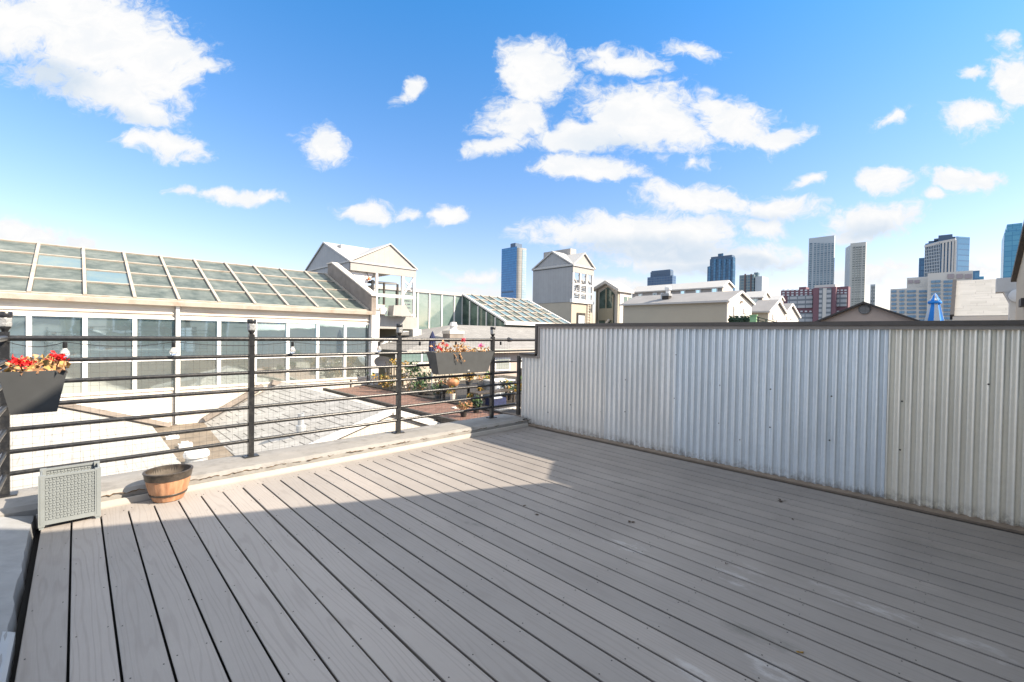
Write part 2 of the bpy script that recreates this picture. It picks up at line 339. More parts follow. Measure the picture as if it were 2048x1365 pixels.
MAT['tanw'] = M('tan_stucco', (0.360, 0.330, 0.265), .85, var=.05, vs=.5)
MAT['greyw'] = M('grey_clapboard', (0.270, 0.268, 0.268), .8, var=.05, vs=.6)
MAT['slate'] = M('slate_roof', (0.200, 0.200, 0.205), .8, var=.08, vs=1.2, bump=.3, bs=8)
MAT['navy'] = M('navy_canvas', (.014, .022, .075), .8, var=.25, vs=12)
MAT['blue'] = M('bright_blue_canvas', (.008, .19, .60), .7, var=.15, vs=6)
MAT['bluew'] = M('white_canvas', (0.460, 0.500, 0.540), .7, var=.05, vs=6)
MAT['pinkw'] = M('pinkish_stucco', (0.380, 0.320, 0.285), .85, var=.04, vs=.8)
MAT['darkroof'] = M('dark_roof_edge', (.035, .032, .032), .6, var=.2, vs=6)
MAT['vent'] = M('grey_louvre', (.12, .125, .13), .6)
MAT['pipe'] = M('galvanised_pipe', (0.420, 0.440, 0.455), .35, .3, var=.08, vs=5)
MAT['orange'] = M('orange_lamp', (.62, .16, .05), .5)
MAT['pumpkin'] = M('pumpkin_skin', (0.360, 0.170, 0.075), .6, var=.3, vs=12)
MAT['mint'] = M('mint_panel', (0.220, 0.420, 0.220), .6, var=.05)
MAT['ground'] = M('city_ground', (.16, .16, .155), .9, var=.3, vs=.02)
MAT['red_leaf'] = M('brown_leaf_litter', (.05, .032, .02), .9)
MAT['yleaf'] = M('fallen_yellow_leaf', (.40, .24, .05), .8)

# ------------------------------------------------------------------ mesh helpers
class MB:
    def __init__(s): s.v = []; s.f = []
    def add(s, vs, fs):
        k = len(s.v); s.v += [Vector(p) for p in vs]; s.f += [tuple(i+k for i in f) for f in fs]; return s
    def box(s, x0, x1, y0, y1, z0, z1):
        return s.add([(x0,y0,z0),(x1,y0,z0),(x1,y1,z0),(x0,y1,z0),(x0,y0,z1),(x1,y0,z1),(x1,y1,z1),(x0,y1,z1)],
                     [(0,3,2,1),(4,5,6,7),(0,1,5,4),(1,2,6,5),(2,3,7,6),(3,0,4,7)])
    def solid(s, pts, vec):
        pts = [Vector(p) for p in pts]; n = len(pts); vec = Vector(vec)
        return s.add(pts+[p+vec for p in pts], [tuple(range(n)), tuple(range(2*n-1, n-1, -1))]+[(i, i+n, (i+1) % n+n, (i+1) % n) for i in range(n)])
    def prism(s, pts, axis, a, b):
        if axis == 'x': return s.solid([(a, p[0], p[1]) for p in pts], (b-a, 0, 0))
        if axis == 'y': return s.solid([(p[0], a, p[1]) for p in pts], (0, b-a, 0))
        return s.solid([(p[0], p[1], a) for p in pts], (0, 0, b-a))
    def beam(s, p, q, w, h=None, up=(0, 0, 1)):
        p, q = Vector(p), Vector(q); h = h or w; d = (q-p).normalized(); up = Vector(up)
        if abs(d.dot(up)) > .99: up = Vector((1, 0, 0))
        a = d.cross(up).normalized()*(w/2); b = a.cross(d).normalized()*(h/2)
        c = [p-a-b, p+a-b, p+a+b, p-a+b, q-a-b, q+a-b, q+a+b, q-a+b]
        return s.add(c, [(0,3,2,1),(4,5,6,7),(0,1,5,4),(1,2,6,5),(2,3,7,6),(3,0,4,7)])
    def tube(s, path, r, n=8, cap=True):
        path = [Vector(p) for p in path]; rings = []
        for i, p in enumerate(path):
            d = (path[min(i+1, len(path)-1)]-path[max(i-1, 0)]).normalized()
            u = d.cross(Vector((0, 0, 1)))
            if u.length < .05: u = d.cross(Vector((1, 0, 0)))
            u.normalize(); w = u.cross(d)
            rr = r[i] if isinstance(r, (list, tuple)) else r
            rings.append([p+(u*math.cos(t)+w*math.sin(t))*rr for t in [2*math.pi*k/n for k in range(n)]])
        fs = []
        for i in range(len(path)-1):
            for k in range(n): fs.append((i*n+k, i*n+(k+1) % n, (i+1)*n+(k+1) % n, (i+1)*n+k))
        if cap: fs += [tuple(range(n-1, -1, -1)), tuple((len(path)-1)*n+k for k in range(n))]
        return s.add([p for r_ in rings for p in r_], fs)
    def lathe(s, c, prof, n=24, mod=None, cap=True):
        vs = []; fs = []
        for r, z in prof:
            for k in range(n):
                t = 2*math.pi*k/n; rr = r*(mod(k) if mod else 1)
                vs.append((c[0]+rr*math.cos(t), c[1]+rr*math.sin(t), c[2]+z))
        for i in range(len(prof)-1):
            for k in range(n): fs.append((i*n+k, i*n+(k+1) % n, (i+1)*n+(k+1) % n, (i+1)*n+k))
        if cap and prof[0][0] > 0: fs.append(tuple(range(n-1, -1, -1)))
        if cap and prof[-1][0] > 0: fs.append(tuple((len(prof)-1)*n+k for k in range(n)))
        return s.add(vs, fs)
    def quad(s, a, b, c, d): return s.add([a, b, c, d], [(0, 1, 2, 3)])
    def leaf(s, p, size, rnd, up=.4):
        d = Vector((rnd.uniform(-1, 1), rnd.uniform(-1, 1), rnd.uniform(-.6, 1)+up)).normalized()
        e = d.orthogonal().normalized(); e.rotate(Matrix.Rotation(rnd.uniform(0, 6.28), 3, d))
        g = d.cross(e); w = size*rnd.uniform(.3, .5); l = size*rnd.uniform(.7, 1.2); p = Vector(p)
        bend = g*size*.18
        return s.add([p, p+d*l*.5+e*w+bend, p+d*l, p+d*l*.5-e*w+bend, p+d*l*.55], [(0, 1, 4), (1, 2, 4), (2, 3, 4), (3, 0, 4)])
    def build(s, name, mat, parent=None, smooth=False):
        off = Vector((0, 0, 0)); q = parent
        while q is not None: off += q.location; q = q.parent
        me = bpy.data.meshes.new(name); me.from_pydata([tuple(p-off) for p in s.v], [], s.f)
        bm = bmesh.new(); bm.from_mesh(me); bmesh.ops.recalc_face_normals(bm, faces=bm.faces); bm.to_mesh(me); bm.free()
        if smooth:
            for p in me.polygons: p.use_smooth = True
            try: me.set_sharp_from_angle(angle=rad(40))
            except Exception: pass
        me.materials.append(MAT[mat] if isinstance(mat, str) else mat)
        o = bpy.data.objects.new(name, me); COL.objects.link(o)
        if parent: o.parent = parent
        return o
def thing(name, label, cat, loc=(0, 0, 0), group=None):
    o = bpy.data.objects.new(name, None); COL.objects.link(o); o.location = loc; o.empty_display_size = .2
    o['label'] = label; o['category'] = cat
    if group: o['group'] = group
    return o
def tag(o, label, cat, group=None):
    o['label'] = label; o['category'] = cat
    if group: o['group'] = group
    return o
def struct(o): o['kind'] = 'structure'; return o
def stuff(o): o['kind'] = 'stuff'; return o
def dup(root, loc, label):
    r = root.copy(); COL.objects.link(r); r.location = loc; r['label'] = label
    for ch in list(root.children):
        c = ch.copy(); COL.objects.link(c); c.parent = r
        for g in list(ch.children):
            e = g.copy(); COL.objects.link(e); e.parent = c
    return r
def box(name, mat, parent, *b): return MB().box(*b).build(name, mat, parent)

# ------------------------------------------------------------------ setting: ground, deck, parapet
struct(MB().quad((-6000, -6000, -12), (9000, -6000, -12), (9000, 9000, -12), (-6000, 9000, -12)).build('ground', 'ground'))
PITCHB = .1435
b = MB(); scr = MB(); x = -.16; i = 0; rs = random.Random(4)
while x < 4.53:
    g = .0088 if i < 7 else .0118
    x1 = min(x+PITCHB-g, 4.575); c = .0022; dz = rs.uniform(-.0008, .0008)
    b.prism([(x+.007, -.026), (x1-.007, -.026), (x1-.007, -.0075), (x1, -.0065), (x1, dz-c), (x1-c, dz), (x+c, dz), (x, dz-c), (x, -.0065), (x+.007, -.0075)], 'y', -.44, 4.152)
    for k in range(11):
        yy = .12+k*.405+.03*(i % 2)
        for xx in (x+.018, x1-.018):
            if i == 0 and xx < 0: pass
            jy = rs.uniform(-.006, .006); scr.box(xx-.0024, xx+.0024, yy+jy-.0024, yy+jy+.0024, dz-.002, dz+.0012)
    x += PITCHB; i += 1
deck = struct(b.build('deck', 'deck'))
stuff(scr.build('screw', 'screw', deck))
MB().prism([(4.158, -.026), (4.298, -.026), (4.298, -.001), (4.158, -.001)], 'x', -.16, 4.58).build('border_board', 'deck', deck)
struct(box('deck_underlay', 'dark', None, -.19, 4.6, -.44, 4.33, -.2, -.06))
# rear parapet
par = thing('parapet', 'low white coated parapet with a cracked edge under the black railing', 'parapet', (2, 4.6, 0))
b = MB(); n = 60; rs = random.Random(7); fr = []
for k in range(n+1):
    X = -.62+k*(4.60+.62)/n
    fr.append((X, rs.uniform(-.006, .006), rs.uniform(-.006, .006)))
sec = []
for X, dy, dz in fr:
    sec.append([(X, 4.345, -1.5), (X, 4.345+dy, .078+dz), (X, 4.385+dy, .104+dz*.5), (X, 4.60, .110+dz*.3), (X, 4.86, .098), (X, 4.88, -3.5)])
vs = [p for s_ in sec for p in s_]; fs = []
for k in range(n):
    for j in range(5): fs.append((k*6+j, k*6+j+1, (k+1)*6+j+1, (k+1)*6+j))
fs += [tuple(range(6)), tuple(n*6+j for j in range(5, -1, -1))]
b.add(vs, fs).build('coping', 'coat', par)
MB().prism([(4.302, -.05), (4.338, -.05), (4.338, .040), (4.328, .046), (4.317, .042), (4.308, .008)], 'x', -.19, 4.575).build('flashing', 'flash', par)
b = MB(); X = -.1
while X < 4.5:
    L_ = rs.uniform(.06, .35); pts = []
    k = 0
    while k < L_:
        pts.append((X+k, 4.340+rs.uniform(-.004, .003), .080+rs.uniform(-.007, .007))); k += .018
    if len(pts) > 2: MB().tube(pts, [rs.uniform(.0012, .005) for _ in pts], 5).build('crack', 'crack', par)
    X += L_+rs.choice([.02, .05, .12, .3])
box('end_block', 'dark', par, 4.52, 4.60, 4.36, 4.50, -.01, .10)
# left kerb
kb = MB(); sec = []; rs = random.Random(3); n = 50
for k in range(n+1):
    Y = -.44+k*(4.34+.44)/n; d = rs.uniform(-.007, .007)
    sec.append([(-.70, Y, -2), (-.70, Y, .10), (-.46, Y, .085+d*.7), (-.30, Y, .055+d), (-.205+d, Y, .035+d*.6), (-.192+d, Y, -.1)])
vs = [p for s_ in sec for p in s_]; fs = []
for k in range(n):
    for j in range(5): fs.append((k*6+j, k*6+j+1, (k+1)*6+j+1, (k+1)*6+j))
fs += [tuple(range(6)), tuple(n*6+j for j in range(5, -1, -1))]
kt = thing('kerb', 'grey white membrane covered kerb along the left edge of the deck', 'kerb', (-.4, 2, 0))
kb.add(vs, fs).build('membrane', 'curb', kt)
MB().prism([(-.215, -.06), (-.180, -.06), (-.180, .022), (-.192, .030), (-.215, .042)], 'y', -.44, 2.75).build('edge_strip', 'pipe', kt)

# ------------------------------------------------------------------ railing
RY = 4.70; RZ = [1.215, 1.055, .898, .735, .572, .413, .258]; PXS = [-.355, 1.178, 2.735, 4.222]
rail = thing('railing', 'black metal pipe railing with wire netting along the far edge of the deck', 'railing', (2, RY, .1))
for X in PXS:
    p = MB().box(X-.023, X+.023, RY-.023, RY+.023, .10, 1.26).build('post', 'black', rail)
    MB().box(X-.06, X+.06, RY-.05, RY+.05, .106, .118).build('base_plate', 'black', p)
for k, z in enumerate(RZ):
    r_ = .021 if k == 0 else .0165
    MB().tube([(-.36, RY, z), (1.5, RY, z+.001), (3, RY, z-.001), (5.25, RY, z)], r_, 10).build('rail', 'black', rail, True)
b = MB(); w = .0006; rs = random.Random(9)
X = -.32
while X < 4.6:
    j = rs.uniform(-.006, .006); b.box(X+j-w, X+j+w, RY+.021, RY+.021+2*w, .13, 1.19); X += .05
z = .15
while z < 1.19:
    b.box(-.34, 4.62, RY+.0235, RY+.0235+2*w, z-w, z+w); z += .05
b.build('netting', 'wire', rail)
box('end_bar', 'black', rail, 4.615, 4.645, 4.545, 4.60, .12, .985)
MB().tube([(4.50, RY-.005, 1.215), (4.53, RY-.008, 1.22), (4.56, RY, 1.217), (4.6, RY+.004, 1.213)], [.023, .036, .03, .024], 8).build('tie_wrap', 'black', rail, True)
rl = thing('railing', 'black pipe railing running back along the left kerb behind the planter', 'railing', (-.36, 2, .1))
for k, z in enumerate(RZ):
    MB().tube([(-.355, RY-.02, z), (-.362, 2.2, z), (-.37, -.4, z)], .021 if k == 0 else .0165, 10).build('rail', 'black', rl, True)
for Y in (2.9, 1.1): MB().box(-.385, -.34, Y-.023, Y+.023, .07, 1.25).build('post', 'black', rl)

# solar lanterns on the four posts
def lantern(X, label):
    t = thing('post_lantern', label, 'lantern', (X, RY, 1.26), 'lanterns on the railing posts')
    MB().lathe((X, RY, 1.24), [(.013, 0), (.016, .02), (.022, .035), (.031, .047), (.031, .052)], 14).build('lantern_base', 'black', t, True)
    MB().lathe((X, RY, 1.292), [(.025, 0), (.033, .006), (.036, .022), (.033, .038), (.036, .054), (.034, .07), (.028, .078)], 14, lambda k: 1+.07*(k % 2)).build('globe', 'glassw', t, True)
    MB().lathe((X, RY, 1.370), [(.036, -.012), (.038, -.008), (.038, .026), (.034, .031)], 16).build('lantern_cap', 'black', t, True)
lantern(PXS[0], 'black capped crackle glass lantern above the planter of red flowers')
lantern(PXS[1], 'black capped lantern on the post in front of the glazed facade')
lantern(PXS[2], 'black capped lantern in front of the white corner column and stair tower')
lantern(PXS[3], 'black capped lantern on the last post beside the corrugated wall')

# string of bulbs under the top rail
st = thing('string_light', 'thin black cable of clear bulbs strung under the top rail', 'string light', (2, RY-.03, 1.18))
bx = [on_y(px, 690, RY-.03).x for px in (60, 130, 347, 585, 758)]
pts = []
for a, c in zip([-.34]+bx[1:], bx[1:]+[3.4]):
    for k in range(8):
        t = k/8; pts.append((a+(c-a)*t, RY-.03, 1.19-.035*4*t*(1-t)))
pts.append((3.4, RY-.03, 1.19))
MB().tube(pts, .0028, 5).build('cable', 'black', st)
for X in bx[1:]+[3.55, 4.35, 3.0]:
    s_ = MB().lathe((X, RY-.03, 1.142), [(.012, 0), (.014, .01), (.013, .045), (.006, .05)], 10).build('socket', 'black', st, True)
    if X < 3: MB().lathe((X, RY-.03, 1.072), [(.006, 0), (.020, .008), (.028, .026), (.026, .042), (.014, .062), (.012, .072)], 14).build('bulb', 'bulb', s_, True)

# ------------------------------------------------------------------ railing planters and their plants
def planter(name_loc, label, x0, x1, y0, y1, z0, z1, tx, ty, tagpos=None):
    t = thing('planter_box', label, 'planter', name_loc, 'planter boxes hung on the railings')
    T = [(x0, y0, z1), (x1, y0, z1), (x1, y1, z1), (x0, y1, z1)]
    B = [(x0+tx, y0+ty, z0), (x1-tx, y0+ty, z0), (x1-tx, y1-ty, z0), (x0+tx, y1-ty, z0)]
    w = .006
    TI = [(x0+w, y0+w, z1), (x1-w, y0+w, z1), (x1-w, y1-w, z1), (x0+w, y1-w, z1)]
    k = .86
    BI = [tuple(TI[i][j]+(B[i][j]-T[i][j])*k for j in range(3)) for i in range(4)]
    BI = [(p[0]+(w*.2), p[1], p[2]) for p in BI]
    m = MB().add(T+B+TI+BI, [(0,1,5,4),(1,2,6,5),(2,3,7,6),(3,0,4,7),(4,5,6,7),(0,8,9,1),(1,9,10,2),(2,10,11,3),(3,11,8,0),(8,12,13,9),(9,13,14,10),(10,14,15,11),(11,15,12,8),(12,15,14,13)])
    m.build('trough', 'planter', t)
    zz = z1-.03; q = .03/(z1-z0)
    MB().quad((x0+tx*q+w*1.5, y0+ty*q+w*1.5, zz), (x1-tx*q-w*1.5, y0+ty*q+w*1.5, zz), (x1-tx*q-w*1.5, y1-ty*q-w*1.5, zz), (x0+tx*q+w*1.5, y1-ty*q-w*1.5, zz)).build('soil', 'soil', t)
    if tagpos:
        X, z = tagpos; f = (z1-z)/(z1-z0)
        y = y0+ty*f
        MB().solid([(X-.016, y-.003, z-.007), (X+.016, y-.003, z-.007), (X+.016, y-.005, z+.009), (X-.016, y-.005, z+.009)], (0, .006, .001)).build('tag', 'tagm', t)
    return t
def blossom(p, r, rnd, n=34, flat=.6):
    m = MB()
    for _ in range(n):
        d = Vector((rnd.gauss(0, 1), rnd.gauss(0, 1), rnd.gauss(0, 1)*flat)); d = d.normalized()*r*rnd.uniform(.25, 1)
        m.leaf(Vector(p)+d, r*.75, rnd, .3)
    return m
def plant(label, c, sx, sy, h, n, flowers, seed, group, leafm='drypl', second='drypl2', ls=.035, cat='plant', name='geranium'):
    r = random.Random(seed); t = thing(name, label, cat, c, group)
    m = MB(); m2 = MB(); s = MB()
    for k in range(n):
        a = r.uniform(-1, 1); bb = r.uniform(-1, 1); hh = h*(r.random()**1.3)*(1-.5*a*a)
        p = (c[0]+a*sx, c[1]+bb*sy, c[2]+hh)
        (m if r.random() < .62 else m2).leaf(p, ls*r.uniform(.6, 1.3), r)
    for k in range(max(5, n//9)):
        a = r.uniform(-.8, .8); bb = r.uniform(-.7, .7); q = Vector((c[0]+a*sx, c[1]+bb*sy, c[2]-.02))
        e = q+Vector((r.uniform(-.6, .6)*h, r.uniform(-.3, .3)*h, h*r.uniform(.5, 1.35)))
        s.tube([q, (q+e)/2+Vector((r.uniform(-.01, .01), 0, .005)), e], [.003, .0022, .0014], 4)
    m.build('foliage', leafm, t); m2.build('foliage', second, t); s.build('stem', 'stem', t)
    for (dx, dy, dz, rr, mat) in flowers:
        p = (c[0]+dx, c[1]+dy, c[2]+dz)
        f = blossom(p, rr, r).build('blossom', mat, t)
        MB().tube([(c[0]+dx*.6, c[1]+dy*.5, c[2]-.02), ((c[0]+dx*.85), c[1]+dy*.8, c[2]+dz*.5), p], .0025, 5).build('flower_stalk', 'stem', t)
    return t
planter((-.1, 2.9, .95), 'charcoal planter box on the left railing holding red flowers', -.212, -.025, 2.55, 3.22, .955, 1.125, .030, .035)
plant('straw coloured withered geranium with two bright red flower heads', (-.118, 2.78, 1.108), .092, .24, .055, 190, [(-.045, -.17, .048, .024, 'red'), (-.02, -.16, .042, .020, 'red'), (.055, -.18, .068, .022, 'red'), (.072, -.17, .062, .020, 'red')], 5, 'plants in the planter boxes', ls=.026)
planter((3.55, 4.56, .8), 'long charcoal planter box hooked on the far railing beside the corrugated wall', 3.085, 4.03, 4.455, 4.66, .79, 1.063, .075, .035, (3.62, .82))
plant('withered geranium with rose red flowers at the left end of the long planter', (3.25, 4.54, 1.05), .13, .07, .13, 75, [(-.09, -.03, .07, .026, 'pinkred'), (-.01, -.02, .12, .022, 'pinkred'), (.03, -.03, .09, .03, 'pinkred'), (-.03, 0, .04, .026, 'red')], 6, 'plants in the planter boxes')
plant('orange dried plant with one upright crimson flower in the middle of the long planter', (3.56, 4.55, 1.05), .10, .07, .11, 120, [(.02, -.01, .165, .026, 'pinkred'), (.0, .0, .145, .018, 'red')], 7, 'plants in the planter boxes')
plant('sparse plant with a single large pink flower at the right of the long planter', (3.84, 4.54, 1.05), .13, .06, .07, 42, [(.0, -.03, .085, .036, 'pink'), (.005, -.055, .082, .014, 'pinkred')], 8, 'plants in the planter boxes')
b = MB(); r = random.Random(2)
for X in (3.34, 3.42):
    b.tube([(X, 4.47, 1.06), (X+.03, 4.45, 1.03), (X+.05, 4.445, .97), (X+.09, 4.45, .93)], [.004, .004, .003, .002], 5)
    for k in range(6): b.leaf((X+.03+k*.012, 4.445, 1.03-k*.018), .028, r)
tag(b.build('dead_tendril', 'stem'), 'dry tendrils drooping over the front of the long planter', 'tendril')

# ------------------------------------------------------------------ half barrel tub
bc = (.505, 4.238, .001)
br = thing('barrel_tub', 'empty half barrel tub with orange brown staves and black bands', 'tub', bc)
def staves(k): return 1-.018*(1 if k % 4 == 0 else 0)
MB().lathe(bc, [(.085, 0.0000), (.094, 0.0032), (.108, 0.0395), (.122, 0.0790), (.134, 0.1264), (.141, 0.1778)], 80, staves, False).build('staves', 'barrel', br, True)
MB().lathe(bc, [(.1125, 0.0442), (.1155, 0.0458), (.1195, 0.0585), (.1185, 0.0608), (.112, 0.0608)], 48, None, False).build('band', 'band', br, True)
MB().lathe(bc, [(.138, 0.1643), (.144, 0.1659), (.151, 0.2117), (.155, 0.2149), (.155, 0.2220), (.150, 0.2251), (.139, 0.2236), (.136, 0.2054), (.128, 0.1501)], 56, None, False).build('rim_band', 'band', br, True)
MB().lathe(bc, [(.1365, 0.2070), (.125, 0.1343), (.10, 0.0237), (.0005, 0.0221)], 48, None, False).build('lining', 'potin', br, True)

# ------------------------------------------------------------------ woven resin planter (square, open topped)
wb = thing('woven_planter', 'empty sage grey square planter with woven pattern walls and open top', 'planter', (-.02, 4.22, 0))
X0, X1, Y0, Y1, Z0, Z1 = -.172, .122, 4.105, 4.335, .004, .345
def woven(axis, fixed, a0, a1, z0, z1, out, holes=True):
    m = MB(); nx = max(6, int((a1-a0)/.0165)); nz = int((z1-z0)/.0165); cw = (a1-a0)/nx; ch = (z1-z0)/nz
    t = .0045
    def bx(u0, u1, w0, w1, d0, d1):
        lo, hi = fixed+min(d0*out, d1*out), fixed+max(d0*out, d1*out)
        if axis == 'y': m.box(u0, u1, lo, hi, w0, w1)
        else: m.box(lo, hi, u0, u1, w0, w1)
    bx(a0, a1, z0, z1, -.006, 0)
    for i in range(nx):
        for j in range(nz):
            u = a0+i*cw; v = z0+j*ch
            if (i+j) % 2: bx(u+.001, u+cw-.001, v+ch*.22, v+ch*.78, .0001, t)
            else: bx(u+cw*.22, u+cw*.78, v+.001, v+ch-.001, .0001, t*.8)
    return m
woven('y', Y0+.008, X0+.030, X1-.030, Z0+.050, Z1-.018, -1).build('panel', 'greyres', wb)
woven('y', Y1-.008, X0+.030, X1-.030, Z0+.050, Z1-.006, -1).build('panel', 'greyres', wb)
woven('x', X0+.008, Y0+.028, Y1-.028, Z0+.050, Z1-.006, -1).build('panel', 'greyres', wb)
woven('x', X1-.008, Y0+.028, Y1-.028, Z0+.050, Z1-.006, 1).build('panel', 'greyres', wb)
for xa in (X0, X1-.030):
    for ya in (Y0, Y1-.03):
        p = MB().box(xa, xa+.030, ya, ya+.03, Z0+.012, Z1).build('corner_post', 'greyres', wb)
        MB().box(xa+.009, xa+.013, ya-.002, ya, Z0+.03, Z1-.01).build('groove_rib', 'greyres', p)
        MB().box(xa+.004, xa+.026, ya+.004, ya+.026, 0, Z0+.012).build('foot', 'greyres', p)
for (a, b_) in (((X0+.03, Y0+.001), (X1-.03, Y0+.016)), ((X0+.03, Y1-.016), (X1-.03, Y1-.001))):
    MB().box(a[0], b_[0], a[1], b_[1], Z0+.022, Z0+.05).build('bottom_rail', 'greyres', wb)
    MB().box(a[0], b_[0], a[1], b_[1], Z1-.018, Z1-.004).build('top_rail', 'greyres', wb)
box('base', 'greyres', wb, X0+.02, X1-.02, Y0+.02, Y1-.02, .03, .045)

# ------------------------------------------------------------------ corrugated wall on the right
WX = 4.66
cw = thing('corrugated_wall', 'tall wall of corrugated metal sheets with a dark cap on the right of the deck', 'wall', (WX, 2, 0))
def sheet(y0, y1, z0, z1, dx, mat, seed):
    r = random.Random(seed); m = MB(); n = int(round((y1-y0)/.068*14)); vs = []
    for k in range(n+1):
        y = y0+(y1-y0)*k/n
        ph = 2*math.pi*y/.068
        s_ = math.sin(ph); prof = .0138*s_
        zb = z0+.004*math.sin(y*9)+r.uniform(-.0012, .0012)
        for (xo, z) in ((0, zb), (0, (z0+z1)/2), (0, z1), (.003, z1), (.003, zb)):
            vs.append((WX-.018+dx-prof+xo+.002*math.sin(y*3+z*2), y, z))
    fs = []
    for k in range(n):
        for j in range(5):
            j2 = (j+1) % 5; fs.append((k*5+j, k*5+j2, (k+1)*5+j2, (k+1)*5+j))
    return m.add(vs, fs).build('sheet', mat, cw, True)
sheet(4.21, 4.53, .028, 1.00, 0, 'sheet_a', 1)
sheet(3.83, 4.222, .028, 1.395, .002, 'sheet_a', 1)
sheet(3.094, 3.845, .026, 1.395, -.003, 'sheet_a', 2)
sheet(2.200, 3.106, .024, 1.395, .001, 'sheet_b', 3)
sheet(.434, 2.212, .026, 1.395, -.003, 'sheet_c', 4)
sheet(-.60, .446, .022, 1.395, .002, 'sheet_d', 5)
b = MB(); b.box(WX+.002, WX+.14, -.60, 4.205, -3, 1.42); b.box(WX+.002, WX+.14, 4.205, 4.52, -3, 1.00)
b.build('core', 'trim', cw)
b = MB(); b.box(WX-.062, WX+.16, -.60, 4.235, 1.418, 1.452); b.box(WX-.062, WX+.16, 4.200, 4.235, 1.03, 1.418); b.box(WX-.062, WX+.16, 4.236, 4.545, .998, 1.030)
b.build('cap', 'cap', cw)
b = MB(); b.box(WX-.048, WX-.002, -.60, 4.198, 1.386, 1.417); b.box(WX-.045, WX-.002, 4.166, 4.198, .97, 1.386); b.box(WX-.048, WX-.002, 4.199, 4.53, .966, .997)
b.build('cap_trim', 'trim', cw)
b = MB(); b.prism([(WX-.078, .0), (WX-.004, .0), (WX-.004, .030), (WX-.045, .030), (WX-.078, .018)], 'y', -.44, 4.33)
b.build('base_trim', 'base_trim', cw)
rs = random.Random(21)
for (px, py) in ((1090, 773), (1096, 825), (1141, 810), (1201, 824), (1203, 730), (1144, 724), (1251, 760), (1352, 710), (1349, 797), (1440, 771), (1438, 847), (1541, 779), (1540, 855), (1663, 793), (1659, 881), (1800, 900), (1804, 803), (1977, 769), (1654, 981), (1796, 1014), (1250, 824), (1480, 880)):
    p = on_x(px, py, WX-.029); m = MB()
    m.lathe((0, 0, 0), [(.0065, 0), (.0065, .002), (.004, .003), (.004, .006), (.001, .007)], 10)
    m.v = [Vector((p.x-v.z, p.y+v.x, p.z+v.y)) for v in m.v]
    m.build('screw', 'screw', cw)

# litter on the deck
def litter(px, py, size, mat, label, seed):
    r = random.Random(seed); p = on_z(px, py, .003); m = MB()
    for k in range(5): m.leaf(p+Vector((r.uniform(-1, 1), r.uniform(-1, 1), .1))*size*.35, size, r, -.3)
    for v in m.v: v.z = max(.0012, p.z+(v.z-p.z)*.35)
    tag(m.build('leaf_scrap', mat), label, 'leaf scrap')
litter(1048, 1011, .018, 'red_leaf', 'small dark scrap of leaf nearest the sunlit patch', 1)
litter(1072, 1029, .022, 'red_leaf', 'two piece dark leaf scrap on a board gap near the sunlit patch', 2)
litter(1263, 1045, .024, 'red_leaf', 'single dark leaf scrap in the middle of the shaded deck', 3)
litter(1584, 1039, .014, 'red_leaf', 'tiny dark crumb on the deck below the grey blue sheets', 4)
litter(1564, 1002, .04, 'red_leaf', 'long thin dark twig scrap by the foot of the corrugated wall', 5)
litter(1603, 1305, .02, 'yleaf', 'small yellow leaf lying on the stained boards at the front', 6)
litter(1452, 1127, .012, 'red_leaf', 'tiny black crumb in the shaded centre of the deck', 7)

# ------------------------------------------------------------------ houses behind and beside the deck (they throw the deck's shade)
hs = thing('house', 'cream gabled house standing directly behind the deck', 'house', (2.6, -3, -3))
MB().prism([(.45, -3), (4.93, -3), (4.93, 2.64), (2.62, 4.16), (.45, 2.56)], 'y', -6, -.46).build('wall', 'olive', hs)
MB().prism([(.25, 2.46), (2.62, 4.235), (4.96, 2.69), (4.96, 2.59), (2.62, 4.12), (.25, 2.34)], 'y', -6.2, -.40).build('roof', 'slate', hs)
nh = thing('house', 'cream gabled house with dark roof edge at the right margin of the view', 'house', (7, -2, -3))
MB().prism([(5.2, -3), (9.3, -3), (9.3, 2.19), (7.54, 2.62), (5.74, 3.0), (5.25, 2.76)], 'y', -6, -.47).build('wall', 'cream', nh)
MB().prism([(9.40, 2.145), (7.54, 2.605), (5.74, 2.975), (5.1, 2.70), (5.1, 2.76), (5.74, 3.04), (7.54, 2.665), (9.42, 2.20)], 'y', -6.2, -.42).build('roof', 'darkroof', nh)
# facade of the house behind: glazed door and windows
f = MB().box(1.95, 3.85, -.459, -.44, 0, 2.12).build('door', 'white', hs); box('door_pane', 'dglass', f, 2.03, 2.88, -.439, -.435, .08, 2.05); box('door_pane', 'dglass', f, 2.94, 3.77, -.439, -.435, .08, 2.05)
for (a, c) in ((.7, 1.6), (4.1, 4.75)):
    f = MB().box(a, c, -.459, -.44, .85, 2.05).build('window', 'white', hs); box('pane', 'dglass', f, a+.07, c-.07, -.439, -.435, .92, 1.98)
f = MB().box(6.0, 7.2, -.469, -.45, .6, 1.9).build('window', 'white', nh); box('pane', 'dglass', f, 6.08, 7.12, -.449, -.445, .68, 1.82)
p = on_y(2041, 606, -.44)
box('wall_bracket', 'darkroof', nh, p.x-.25, p.x+.1, -.468, -.43, p.z-.05, p.z+.04)
box('wall_rail', 'darkroof', nh, p.x-.5, p.x+.6, -.468, -.445, p.z-.40, p.z-.37)

shade_block = thing('apartment_block', 'brown brick block standing behind the cream houses at the viewer\'s back', 'apartment block', (5, -9, -12))  # unseen block added to cut sky light on the right of the deck
box('wall', 'concrete', shade_block, 1.0, 9.5, -13, -6.6, -12, 6.0); box('parapet', 'cap', shade_block, .9, 9.6, -13.1, -6.5, 6.002, 6.2)
for k in range(4):
    f = box('window', 'white', shade_block, 1.8+k*2, 2.9+k*2, -6.598, -6.55, 3.6, 5.0); box('pane', 'dglass', f, 1.9+k*2, 2.8+k*2, -6.549, -6.54, 3.7, 4.9)

